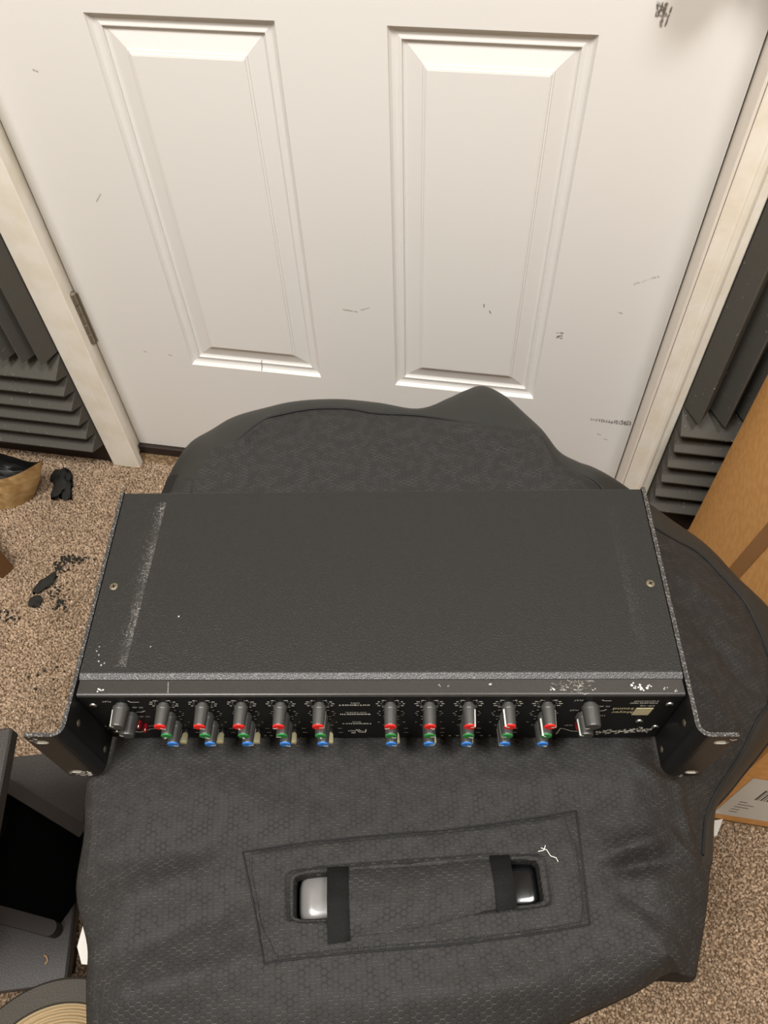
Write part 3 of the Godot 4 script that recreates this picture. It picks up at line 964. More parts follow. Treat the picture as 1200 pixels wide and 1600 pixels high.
	tube(st, PackedVector3Array([lc + Vector3(0.003, 0.0005, -0.002), lc + Vector3(0.002, 0.001, 0.0015), lc + Vector3(-0.002, 0.0005, 0.003)]), 0.0003, 5)
	var lint := obj("lint_thread", st.commit(), M.white)
	lint.position = org
	tag(lint, "tiny white lint thread on the fabric patch beside the handle slot", "lint")
	return bag

func build_speaker() -> void:
	var turn := atan2(0.225, 0.974)
	var c := at_uv(0.012, 0.645)
	var sp := thing("loudspeaker", "dark loudspeaker cabinet seen through the handle slot of its cover", "loudspeaker", Vector3(c.x, 0, c.y), turn)
	obj("cabinet", box_mesh(Vector3(-0.168, 0.002, -0.225), Vector3(0.172, 0.540, 0.232), 0.006), M.gloss, sp)
	# moulded grip below the slot: a raised pale grey lump at one end, a dark one at the other
	for e in [[-0.0505, 0.020, 0.556, "grey_plastic", "pale grey moulded handle end"], [0.0925, 0.016, 0.552, "gloss", "glossy black moulded handle end"]]:
		var st := begin()
		var rows := []
		for i in 9:
			var a := PI / 2 * i / 8.0
			var r := PackedVector3Array()
			for j in 28:
				var w := TAU * j / 28
				var d := Vector2(cos(w), sin(w))
				d /= pow(pow(absf(d.x), 4.0) + pow(absf(d.y), 4.0), 0.25)
				r.append(Vector3(e[0] + d.x * e[1] * pow(sin(a), 0.5), 0.538 + (e[2] - 0.538) * pow(cos(a), 0.6), 0.190 + d.y * 0.0185 * pow(sin(a), 0.5)))
			rows.append(r)
		sheet(st, rows, true, true)
		var h := obj("handle_end", st.commit(), M[e[3]], sp)
		h.set_meta("label", e[4])

# ---------------------------------------------------------------- the equalizer
func ry(y: float) -> float:
	return y + RACK_H

func stadium(cx: float, cy: float, hx: float, hy: float, n: int) -> PackedVector2Array:
	var p := PackedVector2Array()
	for i in n:
		var w := TAU * i / n
		var d := Vector2(cos(w), sin(w))
		var s := signf(d.x) * (hx - hy)
		p.append(Vector2(cx + s + d.x * hy if absf(d.x) > 1e-6 else cx, cy + d.y * hy))
	return p

# plate with one hole: x,y rectangle, z0..z1
func holed_plate(st: SurfaceTool, hole_st: SurfaceTool, lo: Vector2, hi: Vector2, hole: PackedVector2Array, z0: float, z1: float) -> void:
	var n := hole.size()
	var c := Vector2.ZERO
	for p in hole: c += p / n
	var outer := PackedVector2Array()
	for i in n:
		var w := TAU * i / n
		var d := Vector2(cos(w), sin(w))
		var tx := INF if absf(d.x) < 1e-6 else ((hi.x if d.x > 0 else lo.x) - c.x) / d.x
		var ty := INF if absf(d.y) < 1e-6 else ((hi.y if d.y > 0 else lo.y) - c.y) / d.y
		outer.append(c + d * minf(tx, ty))
	for corner in [Vector2(lo.x, lo.y), Vector2(hi.x, lo.y), Vector2(hi.x, hi.y), Vector2(lo.x, hi.y)]:   # the nearest ray reaches into the corner
		var best := 0
		for i in n:
			if outer[i].distance_to(corner) < outer[best].distance_to(corner): best = i
		outer[best] = corner
	var V := func(p: Vector2, z: float) -> Vector3: return Vector3(p.x, p.y, z)
	for i in n:
		var k := (i + 1) % n
		quad(st, V.call(outer[i], z1), V.call(hole[i], z1), V.call(hole[k], z1), V.call(outer[k], z1))
		quad(st, V.call(outer[k], z0), V.call(hole[k], z0), V.call(hole[i], z0), V.call(outer[i], z0))
		quad(st, V.call(outer[i], z0), V.call(outer[i], z1), V.call(outer[k], z1), V.call(outer[k], z0))
		quad(hole_st, V.call(hole[i], z1), V.call(hole[i], z0), V.call(hole[k], z0), V.call(hole[k], z1))

func make_knob(parent: Node3D, x: float, y: float, r: float, cap: Material, angle: float) -> void:
	var zx := Transform3D(Basis(Vector3.RIGHT, PI / 2), Vector3.ZERO)
	var st := begin()
	lathe(st, PackedVector2Array([Vector2(r * 0.80, -0.0004), Vector2(r * 0.80, 0.0018), Vector2(r * 1.06, 0.0020), Vector2(r * 1.06, 0.0040), Vector2(r * 1.02, 0.0046), Vector2(r * 0.92, 0.0158), Vector2(r * 0.87, 0.0168), Vector2(0, 0.0168)]), 40, zx, 20, 0.035)
	var k := obj("control_knob", st.commit(), M.plastic, parent)
	k.position = Vector3(x, ry(y), 0)
	var d := Vector2(cos(deg_to_rad(angle)), sin(deg_to_rad(angle)))
	if cap:
		st = begin()
		lathe(st, PackedVector2Array([Vector2(r * 0.90, 0.0164), Vector2(r * 0.90, 0.0171), Vector2(r * 0.84, 0.0174), Vector2(0, 0.0174)]), 28, zx)
		obj("colour_cap", st.commit(), cap, k)
	var P := begin()
	var n := Vector3(-d.y, d.x, 0)
	var o := Vector3(d.x, d.y, 0)
	var zc := 0.0177 if cap else 0.0171
	var w := 0.0007
	var a := o * r * (0.15 if cap else 0.45) + Vector3(0, 0, zc)
	var b := o * r * 0.90 + Vector3(0, 0, zc)
	quad(P, a - n * w, a + n * w, b + n * w, b - n * w)
	quad(P, b - n * w, b + n * w, b + n * w - Vector3(0, 0, 0.0008), b - n * w - Vector3(0, 0, 0.0008))
	var c := o * r * 0.935 + Vector3(0, 0, 0.0160)
	var e := o * r * 1.055 + Vector3(0, 0, 0.0052)
	quad(P, b - n * w, b + n * w, c + n * w, c - n * w)
	quad(P, c - n * w, c + n * w, e + n * w, e - n * w)
	obj("pointer_line", P.commit(), M.white, k)

func screw(parent: Node3D, called: String, xf: Transform3D, r: float, m: Material) -> void:
	var st := begin()
	lathe(st, PackedVector2Array([Vector2(r, -0.0002), Vector2(r * 0.95, 0.0005), Vector2(r * 0.6, 0.0009), Vector2(0, 0.0010)]), 20)
	var s := obj(called, st.commit(), m, parent)
	s.transform = xf
	st = begin()
	cbox(st, Vector3(-r * 0.55, 0.0007, -r * 0.10), Vector3(r * 0.55, 0.00115, r * 0.10), 0.00005)
	cbox(st, Vector3(-r * 0.10, 0.0007, -r * 0.55), Vector3(r * 0.10, 0.00115, r * 0.55), 0.00005)
	obj("cross_slot", st.commit(), M.matte_black, s)

func build_rack() -> void:
	var B := Basis(Vector3(0.987, -0.0028, -0.1604), Vector3(0.005, 0.9999, 0.0134), Vector3(0.1604, -0.014, 0.987)).orthonormalized()
	var r := thing("equalizer", "scuffed black rack-mount parametric equalizer lying upside down on the fabric cover", "equalizer")
	r.transform = Transform3D(B, Vector3(0.1721, 0.6575, 0.7054) + B * Vector3(0, -RACK_H, 0))
	# chassis, cover, front panel
	var side := Transform3D(Basis(Vector3(0, 0, 1), Vector3(0, 1, 0), Vector3(-1, 0, 0)), Vector3.ZERO)   # profile x -> z, y -> y
	var st := begin()
	prism(st, PackedVector2Array([Vector2(-0.1765, 0.001), Vector2(-0.1765, ry(-0.0012)), Vector2(-0.014, ry(-0.0012)), Vector2(-0.0130, ry(-0.0030)), Vector2(-0.004, ry(-0.0030)), Vector2(-0.004, 0.001)]), -0.2115, 0.2115, side)
	obj("chassis", st.commit(), M.powder, r)
	st = begin()
	var x0 := -0.2140
	var x1 := 0.2140
	var zz := [-0.1775, -0.1765, -0.0172, -0.0165]
	var yy := [-0.0010, 0.0, 0.0, -0.0002]
	for i in 3:
		var c := [Vector3(x0, ry(yy[i]), zz[i]), Vector3(x1, ry(yy[i]), zz[i]), Vector3(x1, ry(yy[i + 1]), zz[i + 1]), Vector3(x0, ry(yy[i + 1]), zz[i + 1])]
		var uv := func(p: Vector3) -> Vector2: return Vector2((p.x + 0.2145) / 0.429, (p.z + 0.1775) / 0.165)
		quad(st, c[0], c[1], c[2], c[3], uv.call(c[0]), uv.call(c[1]), uv.call(c[2]), uv.call(c[3]))
	quad(st, Vector3(x1, 0.002, -0.1775), Vector3(x1, ry(-0.001), -0.1775), Vector3(x0, ry(-0.001), -0.1775), Vector3(x0, 0.002, -0.1775))
	var cover := obj("top_cover", st.commit(), M.cover, r)
	st = begin()   # sloped front strip of the cover
	var sl := [Vector2(-0.0165, -0.0002), Vector2(-0.0161, -0.0003), Vector2(-0.0124, -0.00185), Vector2(-0.0121, -0.0030)]
	for i in 3:
		quad(st, Vector3(x0, ry(sl[i].y), sl[i].x), Vector3(x1, ry(sl[i].y), sl[i].x), Vector3(x1, ry(sl[i + 1].y), sl[i + 1].x), Vector3(x0, ry(sl[i + 1].y), sl[i + 1].x))
	obj("cover_bevel", st.commit(), M.bevel, cover)
	for s in [[-0.2042, -0.0875], [0.2051, -0.0877]]:
		screw(r, "cover_screw", Transform3D(Basis(Vector3.UP, 0.4), Vector3(s[0], ry(0.0001), s[1])), 0.0032, M.brass)
	st = begin()
	prism(st, PackedVector2Array([Vector2(-0.004, 0.0005), Vector2(-0.004, ry(-0.0035)), Vector2(-0.0005, ry(-0.0035)), Vector2(0, ry(-0.0038)), Vector2(0, 0.001), Vector2(-0.0005, 0.0005)]), -0.2135, 0.2135, side)
	var panel := obj("front_panel", st.commit(), M.panel_black, r)
	st = begin()   # folded top lip with a rounded nose
	var lipp := [Vector2(-0.0121, -0.0030), Vector2(-0.0120, -0.0023), Vector2(-0.0030, -0.0021)]
	for i in 7:
		var a := PI / 2 * i / 6.0
		lipp.append(Vector2(-0.0022 + 0.0022 * sin(a), -0.0043 + 0.0022 * cos(a)))
	var rows := []
	var uvr := []
	for p in lipp:
		rows.append(PackedVector3Array([Vector3(-0.2135, ry(p.y), p.x), Vector3(0.2135, ry(p.y), p.x)]))
		var v: float = clampf((p.x + 0.0125) / 0.0125, 0, 1)
		uvr.append(PackedVector2Array([Vector2(0, v), Vector2(1, v)]))
	for i in rows.size() - 1: sheet(st, [rows[i], rows[i + 1]], false, false, [uvr[i], uvr[i + 1]])
	obj("panel_lip", st.commit(), M.lip, panel)
	# printing
	var sans := SystemFont.new()
	sans.font_names = PackedStringArray(["Droid Sans"])
	var bold := SystemFont.new()
	bold.font_names = PackedStringArray(["Droid Sans"])
	bold.font_weight = 700
	st = begin()
	var z := 0.00015
	for e in [["CUT/BOOST", -0.0174, -0.0189, 0.0225, 0.0024], ["BANDWIDTH", -0.0177, -0.0370, 0.0222, 0.0024], ["FREQUENCY", -0.0178, -0.0565, 0.0222, 0.0024], ["OUT", -0.0222, -0.0723, 0.0062, 0.0024], ["IN", -0.0212, -0.0768, 0.0032, 0.0024]]:
		lettering(st, e[0], bold, Vector2(e[1], ry(e[2])), e[3], e[4], z)
	for e in [["(dB)", -0.0164, -0.0150, 0.0062, 0.0022], ["(OCTAVES)", -0.0170, -0.0332, 0.0150, 0.0020], ["(Hz)", -0.0176, -0.0530, 0.0062, 0.0022],
			["FLAT", 0.1412, -0.0104, 0.0062, 0.0022], ["FLAT", 0.1413, -0.0294, 0.0062, 0.0022], ["CLIP", 0.1425, -0.0605, 0.006, 0.0022], ["HI  dB", 0.1615, -0.0220, 0.0075, 0.0022], ["LO", 0.1639, -0.0404, 0.0036, 0.0022],
			["HI  dB", -0.1755, -0.0231, 0.0075, 0.0022], ["LO  dB", -0.1756, -0.0418, 0.0075, 0.0022], ["FLAT", -0.1950, -0.0118, 0.0062, 0.0022], ["CLIP", -0.1760, -0.0614, 0.006, 0.0022],
			["PARAMETRIC", 0.1878, -0.0157, 0.0195, 0.0024], ["EQUALIZER", 0.1889, -0.0120, 0.0172, 0.0024], ["CP-10", 0.1919, -0.0209, 0.0100, 0.0024]]:
		lettering(st, e[0], sans, Vector2(e[1], ry(e[2])), e[3], e[4], z)
	for i in 7:   # CHANNEL A and B, letters spread between the switches
		lettering(st, "CHANNEL"[i], sans, Vector2(0.0847 - i * 0.0062, ry(-0.0835)), 0.0017, 0.0022, z)
		lettering(st, "CHANNEL"[i], sans, Vector2(-0.0675 - i * 0.0048, ry(-0.0835)), 0.0017, 0.0022, z)
	obj("panel_lettering", st.commit(), M.print, panel).set_meta("label", "white printed lettering, upside down")
	st = begin()
	# the shelf curves, the bracket of the in/out switch, the lines to the clip lamps
	for l in [[[0.1576, -0.0098], [0.1593, -0.0113], [0.1642, -0.0113]], [[0.1586, -0.0305], [0.1625, -0.0305], [0.1642, -0.0280]], [[-0.1787, -0.0103], [-0.1778, -0.0128], [-0.1717, -0.0128]], [[-0.1786, -0.0320], [-0.1748, -0.0321], [-0.1723, -0.0300]],
			[[-0.0186, -0.0694], [-0.0164, -0.0759], [-0.0119, -0.0759], [-0.0112, -0.0694]], [[-0.0168, -0.0694], [-0.0152, -0.0735], [-0.0128, -0.0735]],
			[[-0.1932, -0.0718], [-0.1913, -0.0747], [-0.1879, -0.0752], [-0.1839, -0.0722], [-0.1780, -0.0680], [-0.1740, -0.0675]], [[0.1363, -0.0800], [0.1376, -0.0668], [0.1404, -0.0682], [0.1470, -0.0732], [0.1543, -0.0740]]]:
		var pts := []
		for q in l: pts.append(Vector2(q[0], ry(q[1])))
		stroke(st, pts, 0.0007, z)
	# dial marks round every knob
	var cx := []
	for k in 5: cx.append(-0.1545 + 0.0281 * k)
	for k in 5: cx.append(0.0087 + 0.0279 * k)
	var rowy := [-0.0165, -0.0352, -0.0535]
	for k in 10:
		for q in 3:
			for i in 11:
				var a := deg_to_rad(62.0 - 30.4 * i)
				if q == 2 and i % 2 == 1: continue
				var c := Vector2(cx[k] + cos(a) * 0.0085, ry(rowy[q]) + sin(a) * 0.0072)
				var wd := rng.randf_range(0.0008, 0.0020) * (0.8 if q else 1.0)
				var ox := signf(cos(a)) * (0.001 if absf(cos(a)) > 0.2 else 0.0)
				stroke(st, [c + Vector2(ox - wd / 2, 0), c + Vector2(ox + wd / 2, 0)], 0.0006 if q else 0.0011, z)
				if q == 0:
					var t0 := Vector2(cx[k] + cos(a) * 0.0062, ry(rowy[q]) + sin(a) * 0.0062)
					stroke(st, [t0, t0 + Vector2(cos(a), sin(a)) * 0.0009], 0.0004, z)
		for e in [[0.0095, -0.067], [0.0095, -0.076]]:
			stroke(st, [Vector2(cx[k] + e[0], ry(e[1])), Vector2(cx[k] + e[0] + 0.003, ry(e[1]))], 0.0005, z)
	obj("dial_marks", st.commit(), M.print, panel).set_meta("label", "white printed dial marks and curves")
	# maker's mark
	st = begin()
	lettering(st, "Meyer", bold, Vector2(0.1766, ry(-0.0328)), 0.0150, 0.0052, z)
	lettering(st, "Sound", bold, Vector2(0.1762, ry(-0.0268)), 0.0150, 0.0044, z)
	obj("maker_name", st.commit(), M.logo, panel).set_meta("label", "pale gold maker's name, upside down")
	st = begin()
	prism(st, PackedVector2Array([Vector2(0.1846, ry(-0.0388)), Vector2(0.1966, ry(-0.0390)), Vector2(0.1974, ry(-0.0256)), Vector2(0.1852, ry(-0.0256))]), 0.0, 0.0003)
	obj("logo_badge", st.commit(), M.logo, panel).set_meta("label", "pale gold block emblem")
	# white wear along the bottom edge of the panel
	st = begin()
	for i in 150:
		var t := rng.randf()
		var p := Vector2(lerpf(0.166, 0.207, t), ry(lerpf(-0.0765, -0.0700, t) + rng.randfn() * 0.0028))
		if p.y < 0.001: continue
		var w := rng.randf() * TAU
		stroke(st, [p, p + Vector2(cos(w), sin(w) * 0.7) * rng.randf_range(0.0006, 0.0022)], rng.randf_range(0.0003, 0.0009), z)
	for i in 26:
		var p := Vector2(-0.2035 + rng.randfn() * 0.004, ry(-0.066 + rng.randfn() * 0.006))
		stroke(st, [p, p + Vector2(rng.randfn(), rng.randfn()) * 0.0006], 0.0006, z)
	obj("paint_wear", st.commit(), M.print, panel).set_meta("kind", "stuff")
	# knobs
	var ra := [-45, -45, -90, 208, 2, 215, -50, 38, 140, 20]
	var ga := [-120, -60, -95, 180, -90, -38, 2, -38, 180, 132]
	var ba := [-38, -8, 2, -42, -38, -20, 14, -50, 180, -48]
	for k in 10:
		make_knob(r, cx[k], -0.0168, 0.0047, M.red, ra[k])
		make_knob(r, cx[k], -0.0357, 0.0046, M.green, ga[k])
		make_knob(r, cx[k], -0.0538, 0.0046, M.blue, ba[k])
	make_knob(r, -0.1855, -0.0180, 0.0057, null, 138)
	make_knob(r, -0.1838, -0.0362, 0.0057, null, 160)
	make_knob(r, 0.1505, -0.0180, 0.0060, null, 212)
	make_knob(r, 0.1490, -0.0365, 0.0057, null, 150)
	# in/out switches
	for k in 10:
		st = begin()
		var tilt := Basis(Vector3.RIGHT, -0.25)
		rows = []
		for e in [[0.0015, 0.0014, 0.003], [0.0022, 0.0016, 0.0042], [0.0027, 0.0020, 0.0105], [0.0024, 0.0017, 0.0114], [0.0001, 0.0001, 0.0115]]:
			var ring := PackedVector3Array()
			for j in 16:
				var w := TAU * j / 16
				var d := Vector2(cos(w), sin(w))
				d /= pow(pow(absf(d.x), 4.0) + pow(absf(d.y), 4.0), 0.25)
				ring.append(tilt * Vector3(d.x * e[0], d.y * e[1], e[2]))
			rows.append(ring)
		sheet(st, rows, true, true)
		var sw := obj("toggle_switch", st.commit(), M.ivory, r)
		sw.position = Vector3(cx[k] + 0.0035, ry(-0.0710), 0)
		st = begin()
		lathe(st, PackedVector2Array([Vector2(0.0032, 0), Vector2(0.0032, 0.0012), Vector2(0.0022, 0.0018), Vector2(0.0016, 0.0036), Vector2(0, 0.0036)]), 16, Transform3D(Basis(Vector3.RIGHT, PI / 2 - 0.1), Vector3.ZERO))
		obj("switch_bush", st.commit(), M.black, sw)
	# clip lamps
	for p in [[-0.1825, -0.0516], [-0.1795, -0.0590], [0.1483, -0.0549], [0.1510, -0.0610]]:
		st = begin()
		lathe(st, PackedVector2Array([Vector2(0.0022, 0), Vector2(0.0022, 0.0040), Vector2(0.0019, 0.0052), Vector2(0.0012, 0.0060), Vector2(0, 0.0063)]), 18, Transform3D(Basis(Vector3.RIGHT, PI / 2), Vector3(p[0], ry(p[1]), 0)))
		obj("clip_lamp", st.commit(), M.led, r).set_meta("label", "small red unlit clip lamp")
	for p in [[-0.2066, -0.0188], [0.2066, -0.0179], [0.1935, -0.0520], [-0.2066, -0.0755], [0.2085, -0.0640]]:
		screw(r, "panel_screw", Transform3D(Basis(Vector3.RIGHT, PI / 2), Vector3(p[0], ry(p[1]), 0.0001)), 0.0028, M.metal)
	# the two ears: side plate, bend, flange with slotted holes
	for s in [-1.0, 1.0]:
		st = begin()
		var ws := begin()
		var rims := [begin(), begin()]
		var prof := []   # (x from the centre, z) of the inside face and the outside face
		for zc in [-0.1785, -0.10, -0.03, 0.0215]:
			prof.append([Vector2(0.2145, zc), Vector2(0.2175, zc)])
		for i in 7:
			var a := PI / 2 * i / 6.0
			prof.append([Vector2(0.2235 - 0.009 * cos(a), 0.0210 + 0.009 * sin(a)), Vector2(0.2235 - 0.006 * cos(a), 0.0210 + 0.006 * sin(a))])
		for i in prof.size() - 1:
			var a: Array = prof[i]
			var b: Array = prof[i + 1]
			var y1 := RACK_H + 0.0008
			var V := func(p: Vector2, y: float) -> Vector3: return Vector3(p.x * s, y, p.y)
			var f := [[V.call(a[0], 0.0), V.call(a[0], y1), V.call(b[0], y1), V.call(b[0], 0.0)], [V.call(b[1], 0.0), V.call(b[1], y1), V.call(a[1], y1), V.call(a[1], 0.0)], [V.call(a[1], 0.0), V.call(a[0], 0.0), V.call(b[0], 0.0), V.call(b[1], 0.0)]]
			for q in f:
				if s > 0: q.reverse()
				quad(st, q[0], q[1], q[2], q[3])
			var e := [V.call(a[0], y1), V.call(a[1], y1), V.call(b[1], y1), V.call(b[0], y1)]
			if s < 0: e.reverse()
			quad(ws, e[0], e[1], e[2], e[3])
		var back := [Vector3(0.2145 * s, 0, -0.1785), Vector3(0.2145 * s, ry(0.0008), -0.1785), Vector3(0.2175 * s, ry(0.0008), -0.1785), Vector3(0.2175 * s, 0, -0.1785)]
		quad(ws, back[0], back[1], back[2], back[3])
		var fx0 := minf(0.2235 * s, 0.2418 * s)
		var fx1 := maxf(0.2235 * s, 0.2418 * s)
		for hy in [0.0775, 0.0105]:
			holed_plate(st, rims[0 if hy < 0.04 else 1], Vector2(fx0, 0.0 if hy < 0.04 else 0.044), Vector2(fx1, 0.044 if hy < 0.04 else ry(0.0008)), stadium(0.2335 * s, hy, 0.0052, 0.0034, 32), 0.0270, 0.0300)
		cbox(ws, Vector3(fx0, ry(0.0007), 0.0270), Vector3(fx1, ry(0.0011), 0.0300), 0.0002)
		var ear := obj("rack_ear", st.commit(), M.enamel, r)
		obj("worn_edge", ws.commit(), M.worn, ear).set_meta("label", "bare chipped metal edge")
		for rim in rims:
			obj("slot_rim", rim.commit(), M.metal, ear).set_meta("label", "bright slot in the ear")
		for q in [[-0.0192, 0.0132], [-0.0780, 0.0127]]:
			st = begin()
			lathe(st, PackedVector2Array([Vector2(0.0026, -0.0002), Vector2(0.0024, 0.0003), Vector2(0.0011, 0.0004), Vector2(0, 0.0004)]), 16, Transform3D(Basis(Vector3(0, 0, 1), PI / 2 * s), Vector3(0.2145 * s, ry(q[0]), q[1])))
			obj("plug_button", st.commit(), M.brass, ear)
		# chips of bare metal on the flange
		st = begin()
		for c in ([[-0.2300, -0.079, 7], [-0.2215, -0.081, 9], [-0.2265, -0.0855, 14], [-0.2330, -0.0845, 8], [-0.2375, -0.004, 4]] if s < 0 else [[0.2385, -0.0035, 3], [0.2265, -0.0865, 3]]):
			for i in c[2]:
				var p := Vector2(c[0] + rng.randfn() * 0.0028, ry(c[1] + rng.randfn() * 0.0022))
				p.x = clampf(p.x, fx0 - 0.001, fx1 - 0.001)
				p.y = clampf(p.y, 0.0006, ry(0.0))
				var w := rng.randfn() * 0.5
				stroke(st, [p, p + Vector2(cos(w), sin(w)) * rng.randf_range(0.0008, 0.0024)], rng.randf_range(0.0004, 0.0012), 0.03008)
		obj("paint_chips", st.commit(), M.print, ear).set_meta("kind", "stuff")

# ---------------------------------------------------------------- around
func build_box() -> void:
	var b := thing("cardboard_box", "tall brown cardboard box with tape and a white label, beside the foam", "box", Vector3(0.78, 0, 0.30))
	var lo := Vector3(0.583, 0.0, 0.083)
	var hi := Vector3(0.98, 0.52, 0.548)
	var o := Vector3(0.78, 0, 0.30)
	obj("carton", box_mesh(lo - o, hi - o, 0.004), M.card, b)
	var st := begin()   # tape on the side, tilted a little
	var t := [Vector2(0.258, 0.165), Vector2(0.290, 0.165), Vector2(0.330, 0.44), Vector2(0.298, 0.44)]
	var x := 0.5825
	quad(st, Vector3(x, t[0].y, t[0].x) - o, Vector3(x, t[3].y, t[3].x) - o, Vector3(x, t[2].y, t[2].x) - o, Vector3(x, t[1].y, t[1].x) - o)
	obj("tape_strip", st.commit(), M.tape, b).set_meta("label", "glossy brown packing tape")
	st = begin()
	var z := 0.5484
	quad(st, Vector3(0.601, 0.028, z) - o, Vector3(0.601, 0.186, z) - o, Vector3(0.712, 0.186, z) - o, Vector3(0.712, 0.028, z) - o, Vector2(0, 1), Vector2(0, 0), Vector2(1, 0), Vector2(1, 1))
	obj("shipping_label", st.commit(), M.label, b).set_meta("label", "white shipping label with a barcode")

func build_table() -> void:
	var a := atan2(0.27, 0.963)
	var t := thing("side_table", "low dark laminate side table with a higher shelf, beside the cover", "table", Vector3(-0.272, 0, 0.621), a)
	# local: x to the right (0 is the right edge), z to the front (0 is the far edge)
	obj("table_top", box_mesh(Vector3(-0.50, 0.086, 0.0), Vector3(0.0, 0.10, 0.288), 0.0015), M.laminate, t)
	obj("table_edge", box_mesh(Vector3(0.0002, 0.0865, 0.001), Vector3(0.0022, 0.0995, 0.287), 0.0008), M.laminate_edge, t)
	for p in [[-0.46, 0.04], [-0.04, 0.04], [-0.46, 0.25], [-0.04, 0.25]]:
		obj("leg", box_mesh(Vector3(p[0] - 0.015, 0.0, p[1] - 0.015), Vector3(p[0] + 0.015, 0.0862, p[1] + 0.015), 0.002), M.laminate_edge, t)
	# the raised shelf on its posts
	var c := Vector3(-0.236, 0, 0.690) - Vector3(-0.272, 0, 0.621)
	c = c.rotated(Vector3.UP, -a)
	obj("raised_shelf", box_mesh(Vector3(c.x - 0.34, 0.362, c.z), Vector3(c.x, 0.38, c.z + 0.20), 0.002), M.laminate, t)
	for p in [[-0.32, 0.02], [-0.32, 0.18], [-0.13, 0.02], [-0.13, 0.18]]:
		obj("post", box_mesh(Vector3(c.x + p[0] - 0.012, 0.0998, c.z + p[1] - 0.012), Vector3(c.x + p[0] + 0.012, 0.363, c.z + p[1] + 0.012), 0.002), M.laminate_edge, t)
	# added dark shape with rims, standing in for a shadow across the table
	var tr := thing("added_shade_form", "added black open shape with dark brown rims, standing in for a shadow on the low side table", "shade_form", Vector3(-0.29, 0.10, 0.77), a)
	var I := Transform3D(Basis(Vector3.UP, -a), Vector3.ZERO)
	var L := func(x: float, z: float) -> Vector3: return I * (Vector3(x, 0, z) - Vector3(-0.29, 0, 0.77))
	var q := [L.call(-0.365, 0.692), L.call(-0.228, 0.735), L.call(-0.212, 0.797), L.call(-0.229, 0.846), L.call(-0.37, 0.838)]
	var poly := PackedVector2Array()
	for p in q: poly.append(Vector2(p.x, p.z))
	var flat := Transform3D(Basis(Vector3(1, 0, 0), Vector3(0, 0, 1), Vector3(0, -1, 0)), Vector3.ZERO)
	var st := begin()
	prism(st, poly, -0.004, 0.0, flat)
	obj("shade_floor", st.commit(), M.matte_black, tr)
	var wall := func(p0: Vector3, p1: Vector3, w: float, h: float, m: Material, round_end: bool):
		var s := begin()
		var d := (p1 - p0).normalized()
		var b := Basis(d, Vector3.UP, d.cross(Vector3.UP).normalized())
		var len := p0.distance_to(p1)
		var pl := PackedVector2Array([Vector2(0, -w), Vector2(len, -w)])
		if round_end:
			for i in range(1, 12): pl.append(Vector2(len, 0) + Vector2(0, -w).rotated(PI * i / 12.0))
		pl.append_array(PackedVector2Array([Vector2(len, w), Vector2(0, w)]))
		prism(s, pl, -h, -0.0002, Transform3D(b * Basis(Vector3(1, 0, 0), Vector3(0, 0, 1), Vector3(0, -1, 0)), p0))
		obj("shade_rim", s.commit(), m, tr)
	wall.call(q[0], q[1], 0.008, 0.030, M.shade_brown, false)
	wall.call(q[4], q[3], 0.009, 0.022, M.shade_brown, true)
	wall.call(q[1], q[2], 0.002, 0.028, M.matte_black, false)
	# splinter on the table
	st = begin()
	tube(st, PackedVector3Array([Vector3(0, 0.0012, 0), Vector3(0.004, 0.0024, 0.001), Vector3(0.0065, 0.0015, 0.0045), Vector3(0.005, 0.0012, 0.0085)]), 0.0009, 6)
	var sp := obj("wood_splinter", st.commit(), M.kraft)
	sp.position = Vector3(-0.231, 0.10, 0.874)
	tag(sp, "tiny pale wood splinter lying on the dark side table", "splinter")

func build_driver() -> void:
	var d := thing("speaker_driver", "loose round loudspeaker driver with a ribbed beige surround, before the side table", "speaker driver", Vector3(-0.143, 0, 1.012))
	var st := begin()
	lathe(st, PackedVector2Array([Vector2(0.1225, 0.139), Vector2(0.1245, 0.142), Vector2(0.1245, 0.147), Vector2(0.122, 0.150), Vector2(0.1005, 0.150), Vector2(0.0990, 0.1485), Vector2(0.0990, 0.142)]), 96)
	obj("mounting_ring", st.commit(), M.gasket, d)
	st = begin()
	var pr := PackedVector2Array()
	for i in 41:
		var t := i / 40.0
		pr.append(Vector2(0.0995 - 0.030 * t, 0.1450 + 0.0038 * sin(t * TAU * 5.0) - 0.003 * t))
	pr.reverse()
	var up := PackedVector2Array()
	for p in pr: up.append(p)
	up.reverse()
	lathe(st, up, 96)
	obj("ribbed_surround", st.commit(), M.surround, d)
	st = begin()
	lathe(st, PackedVector2Array([Vector2(0.0700, 0.1425), Vector2(0.028, 0.108), Vector2(0.026, 0.112), Vector2(0.018, 0.119), Vector2(0.0, 0.122)]), 64)
	obj("cone", st.commit(), M.black, d)
	st = begin()
	lathe(st, PackedVector2Array([Vector2(0.0, 0.0), Vector2(0.058, 0.0), Vector2(0.060, 0.002), Vector2(0.060, 0.038), Vector2(0.056, 0.042), Vector2(0.060, 0.050), Vector2(0.112, 0.138), Vector2(0.1225, 0.140)]), 64)
	obj("basket", st.commit(), M.black, d)

func lump(r: Vector3, seed_: int, rough := 0.35) -> Mesh:
	var n := FastNoiseLite.new()
	n.seed = seed_
	n.frequency = 0.9
	var st := begin()
	var rows := []
	for i in 10:
		var a := PI * i / 9.0
		var row := PackedVector3Array()
		for j in 16:
			var w := TAU * j / 16
			var d := Vector3(sin(a) * cos(w), cos(a), sin(a) * sin(w))
			var k := 1.0 + rough * n.get_noise_3dv(d * 1.6) * 2.0
			row.append(Vector3(d.x * r.x * k, maxf(d.y * r.y * k, -r.y * 0.6) + r.y * 0.6, d.z * r.z * k))
		rows.append(row)
	sheet(st, rows, true, true)
	return st.commit()

